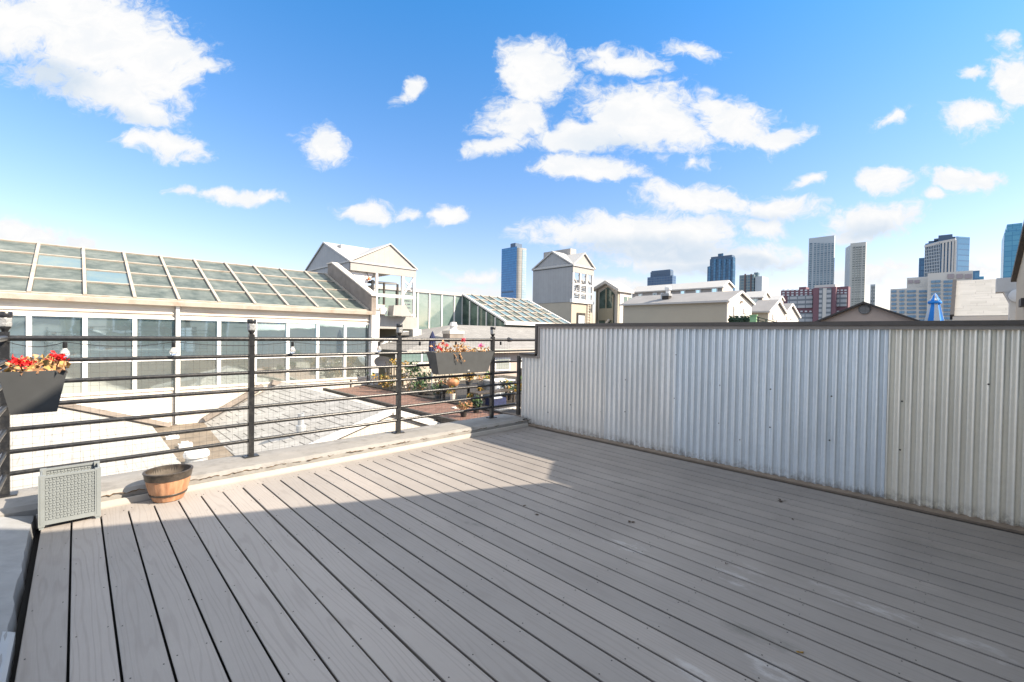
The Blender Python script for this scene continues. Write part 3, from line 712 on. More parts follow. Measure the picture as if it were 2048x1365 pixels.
# ------------------------------------------------------------------ long glazed building on the left
FY = 17.0; BAY = 1.0455; XM = [.177+BAY*k for k in range(-4, 9)]
gb = thing('glazed_building', 'long cream building with a row of tinted windows under a sloping glass roof', 'building', (3, FY, -4))
xl = XM[0]-.06; xr = 8.50
b = MB(); b.prism([(FY+.06, -4), (FY+.06, 1.9), (21.33, 3.82), (25.7, 1.9), (25.7, -4)], 'x', xl, xr)
b.build('core', 'dglass', gb)
b = MB(); b.box(xl, xr, FY-.04, FY+.05, -4, -.58); b.box(xl, xr, FY-.075, FY+.05, -.58, -.50); b.build('wall', 'creamw', gb)
b = MB(); b.box(xl, xr, FY-.03, FY+.05, 1.64, 1.99); b.box(xl, xr, FY-.07, FY-.031, 1.735, 1.775); b.build('fascia', 'fascia', gb)
box('head_trim', 'white', gb, xl, xr, FY-.085, FY+.05, 1.575, 1.638)
b = MB(); b.prism([(FY-.24, 1.99), (FY+.02, 1.99), (FY+.02, 2.135), (FY-.05, 2.16), (FY-.26, 2.115)], 'x', xl, xr+.02); b.build('gutter', 'rafter', gb)
for k, X in enumerate(XM):
    w_ = .10 if k != 6 else .06
    box('mullion', 'white', gb, X-w_/2, X+w_/2, FY-.07, FY+.05, -.498, 1.573)
rs = random.Random(5)
for k in range(12):
    a, c = XM[k]+.051, XM[k+1]-.051
    w_ = box('window', 'white', gb, a, c, FY-.035, FY+.045, .325, .385)
    for (z0, z1, mm) in ((.386, 1.572, 'win'), (-.497, .324, 'win2')):
        tz = rs.uniform(-.016, .016)
        MB().solid([(a, FY-.01+tz, z0), (c, FY-.01-tz*.6, z0), (c, FY-.01-tz, z1), (a, FY-.01+tz*.5, z1)], (0, .03, 0)).build('pane', mm, w_)
E0 = Vector((0, FY-.02, 2.165)); RG = Vector((0, 21.33, 4.0)); SL = RG-E0; NRM = Vector((0, -SL.z, SL.y)).normalized()
XR_ = XM
for k in range(12):
    for j in range(4):
        q0 = E0+SL*(j/4+.012); q1 = E0+SL*((j+1)/4-.012); a, c = XR_[k]+.045, XR_[k+1]-.045
        mm = 'roofglass2' if (k, j) in ((3, 2), (4, 1)) else 'roofglass'
        MB().solid([(a, q0.y, q0.z), (c, q0.y, q0.z), (c, q1.y, q1.z), (a, q1.y, q1.z)], -NRM*.03).build('roof_pane', mm, gb)
for X in XR_[:-1]+[XR_[-1]-.1]:
    q0, q1 = E0+NRM*.02, RG+NRM*.02
    MB().beam((X, q0.y-.03, q0.z-.01), (X, q1.y, q1.z), .075, .09, NRM).build('rafter', 'rafter', gb)
for j in range(5):
    q = E0+SL*(j/4)+NRM*.008
    MB().beam((xl, q.y, q.z), (xr, q.y, q.z), .06, .05, NRM).build('purlin', 'rafter', gb)
cs = MB(); cs.prism([(16.78, 2.0), (16.78, 2.74), (20.72, 4.45), (21.2, 4.46), (21.2, 3.3), (20.6, 3.3)], 'x', 8.50, 8.70)
cs.build('gable_parapet', 'concrete', gb)
MB().prism([(16.72, 2.745), (20.70, 4.455), (21.25, 4.465), (21.25, 4.52), (20.68, 4.51), (16.72, 2.80)], 'x', 8.46, 8.76).build('coping', 'creamw', gb)
box('corner_column', 'white', gb, 8.53, 8.86, 16.80, 17.3, -1.9, 2.155)
dp = on_y(355, 700, FY-.1).x
b = MB(); b.box(dp-.045, dp+.045, FY-.13, FY-.088, -1.62, 1.985); b.build('downpipe', 'white', gb)
b = MB(); b.tube([(dp-.065, FY-.10, 1.98), (dp-.062, FY-.10, .3), (dp-.068, FY-.10, -1.6)], .007, 6); b.build('cable', 'black', gb)
MB().tube([(8.42, FY-.09, 1.62), (8.43, FY-.09, 0), (8.42, FY-.09, -1.4)], .022, 6).build('cable', 'black', gb)
MB().tube([(7.75, FY-.06, -.6), (7.75, FY-.06, -1.35)], .02, 6).build('cable', 'black', gb)

# roofs between the railing and the glazed building
rw = thing('shingle_roof', 'brightly sunlit white shingle roof below the left part of the railing', 'roof', (-1, 12, -3))
RX, RZc = -2.2, -.14
b = MB(); b.prism([(RX, RZc), (1.62, -1.60), (1.62, -1.72), (RX, RZc-.12), (-6.2, -1.60), (-6.2, -1.48)], 'y', 6.4, 16.93)
b.build('roof_slope', 'shwhite', rw)
b = MB(); b.prism([(RX, RZc-.13), (1.35, -1.62), (1.35, -6), (-6, -6), (-6, -1.6)], 'y', 6.7, 16.9); b.build('wall', 'creamw', rw)
MB().beam((-.4, 16.86, -.70), (2.05, 16.86, -1.62), .16, .13).build('step_flashing', 'concrete', rw)
MB().beam((-.4, 16.82, -.60), (2.0, 16.82, -1.52), .05, .06).build('flashing_trim', 'white', rw)
vl = thing('valley_gutter', 'flat brown felted valley between the white and grey shingle roofs', 'gutter', (2.3, 12, -2))
b = MB(); b.add([(1.30, 17, -1.66), (3.55, 17, -1.66), (2.95, 5.4, -1.92), (1.55, 5.4, -1.92), (1.30, 17, -3), (3.55, 17, -3), (2.95, 5.4, -3), (1.55, 5.4, -3)],
      [(0,1,2,3),(4,7,6,5),(0,4,5,1),(1,5,6,2),(2,6,7,3),(3,7,4,0)]).build('felt', 'valley', vl)
rg = thing('shingle_roof', 'grey shingle roof ending in a small cream gable just beyond the parapet', 'roof', (5.2, 13, -3))
GX, GZ = 5.17, -.52
b = MB(); b.prism([(GX, GZ), (7.05, -1.04), (7.05, -1.12), (GX, GZ-.09), (2.75, -1.83), (2.75, -1.74)], 'y', 9.30, 16.95); b.build('roof_slope', 'shgrey', rg)
g1 = on_y(640, 882, 9.21); g2 = on_y(858, 850, 9.21)
sl_ = (GZ+.02-g1.z)/(GX-g1.x)
b = MB(); b.prism([(GX, GZ-.10), (7.0, -1.15), (7.0, -3), (2.8, -3), (2.8, -1.85)], 'y', 9.4, 16.9); b.build('wall', 'cream', rg)
b = MB(); b.prism([(GX, GZ-.05), (7.2, GZ-.05-.385*2.03), (7.2, -4), (2.7, -4), (2.7, GZ-.05-.30*2.47)], 'y', 9.20, 9.31); b.build('gable_wall', 'creamw', rg)
MB().beam((2.65, 9.16, GZ+.02-.295*2.52), (GX, 9.16, GZ+.02), .13, .09, (0, 1, 0)).build('verge_board', 'white', rg)
MB().beam((GX, 9.16, GZ+.02), (7.25, 9.16, GZ+.02-.385*2.08), .13, .09, (0, 1, 0)).build('verge_board', 'white', rg)
MB().beam((GX-.3, 16.86, GZ+.02), (8.5, 16.86, -1.52), .15, .16).build('step_flashing', 'concrete', rg)
MB().beam((2.9, 16.84, -1.56), (GX-.6, 16.84, GZ-.08), .15, .14).build('step_flashing', 'concrete', rg)
pv = on_y(602, 852, 11.2)
def vent_pipe(p, h, r, label, n='vent_pipe'):
    t = thing(n, label, 'vent pipe', p)
    MB().lathe(p, [(r*1.5, -.12), (r*1.5, .01), (r, .02), (r, h), (r*.8, h), (r*.8, h-.1), (.001, h-.1)], 16).build('pipe', 'pipe', t, True)
    return t
vent_pipe(pv, .30, .075, 'short white vent pipe standing on the grey shingle slope')
p = on_z(393, 934, -1.78)
t = thing('roof_vent', 'squat round galvanised vent in the brown valley behind the barrel tub', 'vent', p)
MB().lathe(p, [(.36, -.12), (.36, .02), (.22, .07), (.20, .24), (.001, .24)], 24).build('flange', 'pipe', t, True)
MB().lathe(p, [(.24, .24), (.25, .30), (.22, .36), (.001, .40)], 24).build('cowl', 'white', t, True)
for q, (px, py, lab) in enumerate(((346, 873, 'small white junction block in the valley under the downpipe'), (372, 888, 'small white block in the valley between the downpipe and the round vent'))):
    p = on_z(px, py+4, -1.70)
    tag(MB().box(p.x-.16, p.x+.13, p.y-.10, p.y+.10, p.z-.05, p.z+.06).box(p.x-.10, p.x+.05, p.y-.06, p.y+.05, p.z+.06, p.z+.11).build('junction_block', 'white'), lab, 'junction block')

# ------------------------------------------------------------------ brick terrace with its furniture
TZ = -.85
tr = struct(box('terrace_floor', 'darkdeck', None, 8.15, 16, 5.2, 16.9, -1.3, TZ))
bt = struct(MB().prism([(6.55, -1.25), (8.146, -1.25), (8.146, TZ+.012), (6.55, TZ-.03)], 'y', 5.2, 16.6).build('brick_walkway', 'brick'))
kb2 = thing('terrace_edging', 'dark timber edging boards running along both sides of the brick walkway', 'edging', (7, 11, TZ))
for X in (6.53, 8.17): box('edge_board', 'darkdeck', kb2, X-.05, X+.05, 5.2, 16.5, -1.4, TZ+.06)
def shrub(label, c, r, h, n, mats, seed, cat='shrub', pot=None, ls=.09, name='shrub', group='plants on the brick terrace'):
    t = thing(name, label, cat, c, group); rn = random.Random(seed)
    if pot:
        pr, ph, pm = pot
        MB().lathe(c, [(pr*.7, 0), (pr, ph), (pr*1.06, ph), (pr*1.06, ph*.9), (pr*.9, ph*.86), (.001, ph*.86)], 18).build('pot', pm, t, True)
        z0 = ph
    else: z0 = 0
    ms = [MB() for _ in mats]; cl = [Vector((rn.gauss(0, .5)*r, rn.gauss(0, .5)*r, z0+h*rn.uniform(.25, .9))) for _ in range(7)]
    s = MB()
    for q in cl: s.tube([(c[0], c[1], c[2]+z0*.8), tuple(Vector(c)+q)], [.012, .006], 4)
    s.build('stem', 'stem', t)
    for k in range(n):
        q = rn.choice(cl); d = Vector((rn.gauss(0, 1), rn.gauss(0, 1), rn.gauss(0, .8)))*r*.33
        i = min(len(ms)-1, int(rn.random()**1.6*len(ms)))
        pz = Vector(c)+q+d; pz.z = max(pz.z, c[2]+z0)
        ms[i].leaf(pz, ls*rn.uniform(.6, 1.3), rn)
    for m, mm in zip(ms, mats):
        if m.v: m.build('foliage' if 'petal' not in MAT[mm].name else 'blossom', mm, t)
    return t
def tp(px, py, z=TZ): return on_z(px, py, z)
# long trestle table carrying pots
def tY(px, py, Y): return on_y(px, py, Y)
tb = thing('trestle_table', 'dark slatted plant table standing on the terrace', 'table', (9.2, 11.3, TZ))
tz = -.38
box('table_top', 'darkdeck', tb, 8.3, 10.6, 11.0, 11.7, tz-.05, tz)
for X in (8.4, 9.4, 10.5):
    for Y in (11.06, 11.64): box('leg', 'darkdeck', tb, X-.035, X+.035, Y-.035, Y+.035, TZ, tz-.05)
def onT(px): q = tY(px, 770, 11.3); return (q.x, 11.3, tz)
shrub('grey bowl of pale lime leaves on the dark plant table', onT(908), .16, .16, 160, ['drypl2', 'green', 'yellow'], 31, 'potted plant', (.17, .17, 'pipe'), .07, 'potted_plant')
shrub('pot overflowing with bright yellow flowers on the dark plant table', onT(938), .17, .22, 220, ['yellow', 'drypl2', 'green'], 32, 'potted plant', (.12, .12, 'planter'), .07, 'potted_plant')
shrub('low bowl of peach and cream flowers at the right end of the plant table', onT(962), .14, .12, 120, ['whitefl', 'yellow', 'drypl'], 33, 'potted plant', (.13, .10, 'creamw'), .06, 'potted_plant')
p = onT(850)
t = thing('pumpkin', 'orange and cream pumpkin resting on the left end of the plant table', 'pumpkin', (8.42, 11.2, tz))
MB().lathe((8.42, 11.2, tz), [(.05, 0), (.14, .03), (.19, .11), (.19, .18), (.13, .25), (.03, .26)], 32, lambda k: 1-.06*(k % 4 == 0)).build('rind', 'pumpkin', t, True)
MB().tube([(8.42, 11.2, tz+.25), (8.43, 11.2, tz+.31)], [.03, .018], 6).build('stalk', 'stem', t)
p = tp(838, 800); shrub('large dark evergreen bush at the back of the terrace', (9.3, 14.6, TZ), .42, .95, 700, ['dgreen', 'dgreen', 'green'], 34)
shrub('bush of cream white blooms beside the dark evergreen', (8.62, 14.1, TZ), .25, .85, 260, ['whitefl', 'green', 'dgreen'], 35)
shrub('small yellow leaved sapling against the cream garden wall', (8.75, 14.9, TZ), .20, 1.15, 200, ['yellow', 'drypl2', 'green'], 36)
shrub('yellow green low shrub left of the cream blooms', (8.3, 15.2, TZ), .3, .5, 260, ['drypl2', 'green', 'yellow'], 37)
shrub('tall leafy shrub with yellow flowers beside the end of the corrugated wall', (9.0, 8.2, TZ), .36, 1.15, 620, ['green', 'yellow', 'green', 'yellow'], 38, ls=.10)
for k, (px, py, hh, lab) in enumerate(((905, 807, .30, 'white pedestal pot of yellow leaves in front of the plant table'), (960, 800, .24, 'small cream pot below the right end of the plant table'), (940, 812, .16, 'little terracotta pot with orange flowers on the dark boards'))):
    p = tp(px, py); shrub(lab, (p.x, p.y, TZ), .09, .18, 70, ['yellow', 'drypl2', 'green'], 40+k, 'potted plant', (.085, hh, 'creamw' if k < 2 else 'pumpkin'), .06, 'potted_plant')
for k, (px, py, Y, lab, mats, r_, h_, pot) in enumerate((
        (876, 800, 0, 'dark fern in a black pot left of the white pedestal pot', ['dgreen', 'green'], .24, .30, (.13, .2, 'planter')),
        (893, 786, 0, 'mauve grey leafed bush beneath the plant table', ['potin', 'dgreen', 'drypl'], .3, .35, (.15, .18, 'darkdeck')),
        (972, 796, 0, 'tall lime green plant in a dark pot behind the last post', ['green', 'drypl2', 'yellow'], .22, .55, (.13, .25, 'planter')),
        (927, 833, 0, 'small dark pot of orange leaves at the edge of the brick walkway', ['drypl', 'green'], .12, .14, (.10, .14, 'darkdeck')),
        (952, 826, 0, 'small black pot of dark foliage on the terrace edge', ['dgreen', 'green'], .14, .2, (.10, .14, 'darkdeck')),
        (1018, 800, 0, 'dark leafy plant in front of the storage cabinet', ['dgreen', 'green', 'yellow'], .25, .4, (.13, .2, 'darkdeck')),
        (845, 790, 0, 'low dark shrub in a black trough near the pumpkin', ['dgreen', 'green', 'potin'], .3, .3, (.18, .16, 'darkdeck')))):
    p = tp(px, py); shrub(lab, (p.x, p.y, TZ), r_, h_, 230, mats, 60+k, 'potted plant', pot, .08, 'potted_plant')
bn = thing('bench', 'low black bench standing between the plant table and the brick walkway', 'bench', (9.2, 10.1, TZ))
for k in range(4): box('bench_slat', 'band', bn, 8.4, 10.0, 9.95+k*.11, 10.03+k*.11, TZ+.36, TZ+.40)
for X in (8.5, 9.9):
    for Y in (9.98, 10.33): box('leg', 'band', bn, X-.03, X+.03, Y-.03, Y+.03, TZ, TZ+.36)
# closed navy umbrella
p = on_y(865, 665, 13.0)
um = thing('patio_umbrella', 'closed navy blue patio umbrella rising behind the long planter', 'umbrella', (p.x, 13.0, TZ))
MB().tube([(p.x, 13, TZ), (p.x, 13, p.z-.1)], .022, 8).build('pole', 'pipe', um, True)
MB().lathe((p.x, 13, 0), [(.09, .05), (.13, .35), (.125, .9), (.10, 1.15), (.04, p.z-.02), (.006, p.z+.04)], 20, lambda k: 1-.2*(k % 2)).build('canopy', 'navy', um)
MB().lathe((p.x, 13, TZ), [(.26, 0), (.26, .06), (.05, .09), (.05, .2), (.03, .2)], 20).build('base', 'darkdeck', um, True)
# satellite dish on the corner
p = on_y(768, 722, 16.2)
ds = thing('satellite_dish', 'grey satellite dish on a pole beside the white corner column', 'satellite dish', (p.x+.15, 16.3, TZ))
m = MB(); m.lathe((0, 0, 0), [(.001, 0), (.12, .012), (.25, .045), (.36, .10), (.365, .10), (.26, .035), (.12, 0.0), (.001, -.012)], 24)
rot = Vector((-.55, -.6, -.55)).normalized().to_track_quat('Z', 'Y').to_matrix()
m.v = [rot @ Vector((v.x, v.y*.85, v.z))+p for v in m.v]; m.build('reflector', 'pipe', ds, True)
MB().tube([(p.x+.15, 16.3, TZ), (p.x+.15, 16.3, p.z-.25), (p.x+.03, 16.24, p.z)], .03, 8).build('mast', 'pipe', ds, True)
MB().tube([tuple(p+Vector((0, 0, -.3))), tuple(p+Vector((-.28, -.36, -.28)))], .014, 6).build('feed_arm', 'darkdeck', ds)
# armchair / dark chair near the dish
def chair(c, label, mat, gr):
    t = thing('garden_chair', label, 'chair', c, gr)
    x, y, z = c
    box('seat', mat, t, x-.25, x+.25, y-.25, y+.25, z+.40, z+.45)
    for k in range(5): box('back_slat', mat, t, x-.24+k*.11, x-.20+k*.11, y+.23, y+.26, z+.45, z+.95)
    box('top_rail', mat, t, x-.26, x+.26, y+.225, y+.265, z+.95, z+1.0)
    for dx in (-.23, .23):
        for dy in (-.23, .23): box('leg', mat, t, x+dx-.02, x+dx+.02, y+dy-.02, y+dy+.02, z, z+.40)
    return t
c0 = chair((8.9, 15.6, TZ), 'dark blue slatted chair by the dish at the far end of the terrace', 'darkdeck', 'garden chairs on the terrace')
dup(c0, (10.9, 10.3, TZ), 'dark slatted chair beside the post at the right of the terrace')
# garden wall, picket glass screen, low cabinet
wl = thing('garden_wall', 'low cream garden wall at the back of the terrace', 'wall', (10.4, 16.2, TZ))
box('wall', 'cream', wl, 9.0, 14.2, 16.1, 16.3, -1.2, -.02); box('coping', 'creamw', wl, 8.98, 14.2, 16.06, 16.34, -.018, .05)
sc_ = thing('glass_screen', 'pale glass balustrade panel standing on the low cream garden wall', 'balustrade', (11, 16.2, .05))
for k in range(4):
    X = 9.3+k*1.2
    box('panel', 'pglass', sc_, X+.04, X+1.16, 16.19, 16.21, .08, .40); box('stanchion', 'white', sc_, X-.03, X+.03, 16.17, 16.23, .052, .44)
p = on_y(1003, 782, 10.6)
cb = thing('storage_cabinet', 'pale blue grey storage cabinet on the terrace below the house window', 'cabinet', (p.x, 10.9, TZ))
box('carcass', 'pipe', cb, p.x-.28, p.x+.55, 10.6, 11.2, TZ+.03, -.26); box('top', 'white', cb, p.x-.32, p.x+.59, 10.56, 11.24, -.258, -.22)
box('door', 'bluew', cb, p.x-.24, p.x+.12, 10.58, 10.6, TZ+.08, -.32); box('door', 'bluew', cb, p.x+.15, p.x+.51, 10.58, 10.6, TZ+.08, -.32)
bx_ = thing('storage_crate', 'navy lidded crate with a pale blue lid beside the cabinet', 'crate', (p.x+.05, 9.6, TZ))
q = tp(998, 812); box('crate_body', 'navy', bx_, q.x-.2, q.x+.3, q.y, q.y+.4, TZ, TZ+.22); box('lid', 'bluew', bx_, q.x-.21, q.x+.12, q.y-.01, q.y+.41, TZ+.222, TZ+.26)
for k, (px, py, lab) in enumerate(((1012, 820, 'sunlit plank lying on the dark boards beside the last post'), (925, 815, 'pale plank lying at the edge of the brick walkway'))):
    q = tp(px, py); tag(MB().box(q.x-.35, q.x+.5, q.y-.09, q.y+.09, TZ+.002, TZ+.03).build('plank', 'creamw'), lab, 'plank')

# ------------------------------------------------------------------ house with the broad grey roof behind the terrace
gh = thing('house', 'cream house with a broad light grey shingle roof behind the terrace', 'house', (14, 17, -3))
EY = 16.6; e1 = on_y(814, 698, EY); e2 = on_y(988, 703, EY); ez = (e1.z+e2.z)/2
r1 = on_y(905, 650, 21.5); rz = r1.z
xR = 30
b = MB(); b.solid([(e1.x, EY, ez), (xR, EY, ez), (xR, 21.5, rz), (r1.x, 21.5, rz)], (0, 0, -.12)); b.solid([(e1.x, EY+.01, ez-.002), (r1.x, 21.5, rz-.002), (e1.x, 26, ez)], (0, 0, -.12))
b.build('roof', 'shlight', gh)
b = MB(); b.prism([(e1.x+.5, EY+.45), (xR, EY+.45), (xR, 24), (e1.x+.5, 24)], 'z', -12, ez-.14); b.build('wall', 'pinkw', gh)
MB().box(e1.x-.02, xR, EY-.06, EY+.03, ez-.17, ez-.0).build('eaves_board', 'fascia', gh)
wy = EY+.45
for (pa, pb, ya, yb) in ((989, 1019, 716, 741), (1040, 1070, 716, 741)):
    A = on_y(pa, ya, wy); B = on_y(pb, yb, wy)
    w_ = MB().box(A.x, B.x, wy-.06, wy-.001, B.z, A.z).build('window', 'white', gh)
    MB().box(A.x+.09, B.x-.09, wy-.075, wy-.061, B.z+.09, A.z-.09).build('pane', 'win2', w_)
p = on_y(908, 668, 18.0)
rv = thing('roof_vent', 'square flue with a white conical cap standing on the broad grey roof', 'vent', (p.x, 18, .5))
bb = on_y(895, 680, 18); cc = on_y(922, 680, 18); zt = on_y(908, 662, 18).z; zc = on_y(908, 645, 18).z
box('flue_box', 'concrete', rv, bb.x, cc.x, 17.8, 18.4, bb.z-.5, zt)
box('flue_band', 'creamw', rv, bb.x-.03, cc.x+.03, 17.77, 18.43, zt-.16, zt-.002)
xc = (bb.x+cc.x)/2
MB().lathe((xc, 18.1, zt), [(.26, 0), (.24, .04), (.17, .10), (.17, .22), (.21, .24), (.15, zc-zt), (.001, zc-zt+.02)], 20).build('flue_cap', 'white', rv, True)

# ------------------------------------------------------------------ stair tower on the left
T1 = thing('stair_tower', 'white steel stair tower with crossed gables rising beside the glazed building', 'tower', (11.3, 21, -3))
x0, x1, y0, y1, ev, ap, sk = 9.49, 13.22, 21.0, 26.9, 4.68, 5.86, 4.29
xm, ym = 11.62, 24.2
ra = MB().prism([(y0-.05, ev), (ym, ap+.14), (y1+.05, ev), (y1+.05, ev+.07), (ym, ap+.22), (y0-.05, ev+.07)], 'x', x0-.06, x1+.06).build('roof', 'whiteroof', T1)
MB().prism([(x0-.05, ev+.003), (xm, ap-.03), (x1+.05, ev+.003), (x1+.05, ev+.073), (xm, ap+.045), (x0-.05, ev+.073)], 'y', y0-.07, y1+.06).build('roof', 'whiteroof', T1)
MB().prism([(x0+.03, sk), (x0+.03, ev+.0), (xm, ap-.035), (x1-.02, ev), (x1-.02, sk)], 'y', y0, y0+.08).build('gable_panel', 'siding2', T1)
MB().prism([(y0+.081, sk), (y0+.081, ev), (ym, ap+.135), (y1, ev), (y1, sk)], 'x', x0, x0+.07).build('gable_panel', 'siding', T1)
MB().prism([(x0+.08, sk), (x0+.08, ev), (xm, ap-.04), (x1-.08, ev), (x1-.08, sk)], 'y', y1-.1, y1-.02).build('gable_panel', 'siding2', T1)
bq = on_y(682, 489, 23.2); bw = on_y(668, 496, 23.2)
box('vent_box', 'whiteroof', T1, bq.x, bq.x+2.0, 23.2, 24.9, 5.0, bq.z)
col = [on_y(px, 580, y0).x for px in (754, 806, 829)]
for k, X in enumerate(col): box('post', 'white', T1, X-.06, X+.06, y0+.01, y0+.13, 1.3 if k else 2.1, sk)
for (X, Y) in ((x0+.1, y1-.2), (x1-.1, y1-.2), (col[0], y1-.2), (12.2, 24)): box('post', 'siding', T1, X-.06, X+.06, Y-.06, Y+.06, 1.3, sk)
zb = on_y(780, 592, y0).z
box('beam', 'white', T1, 8.9, x1, y0+.02, y0+.12, zb-.08, zb+.08)
box('beam', 'white', T1, col[1]-.3, x1, y0+.025, y0+.115, 2.2, 2.3)
MB().beam((col[1]+.05, y0+.07, zb+.1), (col[2]-.03, y0+.07, sk-.05), .08).build('brace', 'white', T1)
MB().beam((col[1]+.05, y0+.17, sk-.1), (col[2]-.03, y0+.17, zb+.45), .07).build('brace', 'white', T1)
MB().beam((col[1]+.02, y0+.2, zb-.05), (col[2]-.05, y0+.2, 2.0), .07).build('brace', 'siding', T1)
b = MB()
for k in range(9): b.box(col[2]-.32, col[2]-.05, y0+.3, y0+.5, 2.05+k*.19, 2.09+k*.19)
b.build('stair_treads', 'siding', T1)
MB().prism([(x0-.3, 3.0), (10.2, 3.35), (10.85, 4.28), (x0-.3, 4.28)], 'y', y0+.2, y0+.28).build('wall_panel', 'white', T1)
q = on_y(738, 560, y0+.1)
fl = MB().lathe((q.x, y0+.08, q.z-.02), [(.03, 0), (.09, .02), (.08, .10), (.02, .16)], 12).build('flood_lamp', 'orange', T1, True)
MB().tube([(q.x-.03, y0+.08, q.z+.14), (q.x-.12, y0+.1, q.z+.34), (q.x-.02, y0+.15, q.z+.42)], .022, 6).build('lamp_arm', 'darkdeck', T1)
q = on_y(705, 554, y0+.1)
MB().lathe((q.x, y0+.08, q.z), [(.02, 0), (.07, .02), (.06, .08), (.02, .12)], 12).build('flood_lamp', 'band', T1, True)
MB().prism([(y0+2.6, 3.4), (y0+2.6, sk), (y1-.1, sk), (y1-.1, 3.1)], 'x', x0+.1, x0+.16).build('wall_panel', 'siding', T1)
za_ = on_y(757, 572, 25).z; zb_ = on_y(794, 566, 25).z
MB().prism([(x0+.2, za_), (on_y(794, 560, 25).x, zb_), (on_y(794, 560, 25).x, sk-.02), (x0+.2, sk-.02)], 'y', 25.0, 25.08).build('wall_panel', 'slate', T1)
for px in (768, 795): X = on_y(px, 580, 24.8).x; box('post', 'darkdeck', T1, X-.05, X+.05, 24.75, 24.85, 1.3, sk)
zl = on_y(780, 658, 20.6).z; zu = on_y(790, 634, 20.6).z; zm_ = on_y(770, 610, 20.6).z
box('base_panel', 'siding2', T1, 8.9, 13.05, 20.6, 20.75, zl, zu+.02)
box('base_panel', 'creamw', T1, 8.9, 11.2, 20.7, 20.9, zu+.021, zm_)
h0 = on_y(776, 632, 20.5); h1 = on_y(797, 611, 20.5); h2 = on_y(815, 634, 20.5)
MB().prism([(h0.x, h0.z), (h0.x+.05, h1.z-.05), (h1.x+.1, h1.z), (h2.x, h2.z)], 'y', 20.0, 20.55).build('extract_hood', 'siding2', T1)
box('control_box', 'white', T1, h0.x-.45, h0.x-.12, 20.4, 20.59, zu+.1, zu+.42)
b = MB(); b.box(8.9, 13.2, 22.4, 22.5, -3, zl); b.box(8.9, 13.2, 20.8, 26, zl-.02, zl+.02); b.build('recess_wall', 'olive', T1)
box('recess_door', 'darkdeck', T1, 10.9, 11.7, 22.3, 22.39, TZ, zl-.1)
box('recess_curtain', 'drypl2', T1, 9.9, 10.7, 22.3, 22.39, TZ, zl-.15)
box('base_post', 'white', T1, 12.75, 13.25, 20.5, 20.9, -3, zl+.0)
MB().beam((10.0, 20.5, -.2), (11.3, 20.5, .95), .16).build('stair_string', 'white', T1)
MB().beam((11.35, 20.5, .95), (12.3, 20.5, -.5), .10).build('stair_string', 'white', T1)

# ------------------------------------------------------------------ glazed link and sloping greenhouse
lk = thing('glazed_link', 'pale glass walled link between the stair tower and the greenhouse', 'building', (18, 26, -2))
LX = [13.3, 14.9]+[on_y(px, 620, 26).x for px in (835, 858, 883, 908, 925)]
zt = 4.12; zb = 1.5
b = MB(); b.box(13.3, LX[-1], 26.1, 29, -2, 4.0); b.build('core', 'dglass', lk)
for k in range(len(LX)-1):
    w_ = MB().box(LX[k]+.05, LX[k+1]-.05, 26.0, 26.05, zb, zt-.12).build('pane', 'pglass', lk)
for X in LX: box('mullion', 'white', lk, X-.05, X+.05, 25.94, 26.09, zb-.1, zt-.1)
b = MB(); b.box(13.2, LX[-1]+.1, 25.9, 29.2, zt-.10, zt+.10); b.build('roof', 'whiteroof', lk)
box('sill', 'white', lk, 13.2, LX[-1]+.1, 25.92, 26.1, zb-.26, zb-.10)
for k in range(4):
    X = LX[2]+k*.9
    w_ = MB().box(X, X+.75, 25.97, 26.06, .5, 1.2).build('lower_window', 'pglass', lk)
box('wall', 'creamw', lk, 13.2, LX[-1], 26.07, 26.12, -2, zb-.27)
gr = thing('greenhouse', 'sloping glass roofed greenhouse between the stair towers', 'greenhouse', (23, 24, -2))
A = on_y(925, 592, 26); B = on_x(1010, 645, A.x); C = on_y(1055, 597, 26)
rx0, rx1, ry, rzz, ey, ez2 = A.x, C.x, 26.0, 4.18, B.y, B.z+.06
b = MB(); b.prism([(ry, rzz-.12), (ey+.25, ez2-.1), (ey+.25, -2), (30, -2), (30, 3)], 'x', rx0+.12, rx1-.05); b.build('core', 'dglass', gr)
dv = Vector((0, ry-ey, rzz-ez2)); nn = Vector((0, -dv.z, dv.y)).normalized(); ncol = 8; step = (rx1-rx0)/ncol
for i in range(ncol):
    for j in range(5):
        q0 = Vector((0, ey, ez2))+dv*(j/5+.02); q1 = Vector((0, ey, ez2))+dv*((j+1)/5-.02); a = rx0+i*step+.07; c = rx0+(i+1)*step-.07
        MB().solid([(a, q0.y, q0.z), (c, q0.y, q0.z), (c, q1.y, q1.z), (a, q1.y, q1.z)], -nn*.03).build('roof_pane', 'roofglass2' if (i+j) % 3 else 'roofglass', gr)
for i in range(ncol+1):
    X = rx0+i*step; MB().beam((X, ey-.1, ez2-.02), (X, ry, rzz+.02), .16 if i in (0, ncol) else .10, .12, nn).build('rafter', 'rafter' if i not in (0, ncol) else 'white', gr)
for j in range(6):
    q = Vector((0, ey, ez2))+dv*(j/5); MB().beam((rx0, q.y, q.z), (rx1, q.y, q.z), .12, .07, nn).build('purlin', 'rafter', gr)
box('eaves_beam', 'white', gr, rx0-.1, rx1+.3, ey-.2, ey-.02, ez2-.22, ez2+.0)
for k in range(5):
    Ya = ry-(ry-ey)*k/5; Yb = ry-(ry-ey)*(k+1)/5; za = rzz-.15-(rzz-ez2)*k/5; zb_ = rzz-.15-(rzz-ez2)*(k+1)/5
    MB().prism([(Ya-.05, 1.6), (Ya-.05, za), (Yb+.05, max(zb_, 1.65)), (Yb+.05, 1.6)], 'x', rx0-.02, rx0+.03).build('side_pane', 'dglass', gr)
    box('mullion', 'white', gr, rx0-.07, rx0+.04, Ya-.05, Ya+.05, 1.5, za+.02)
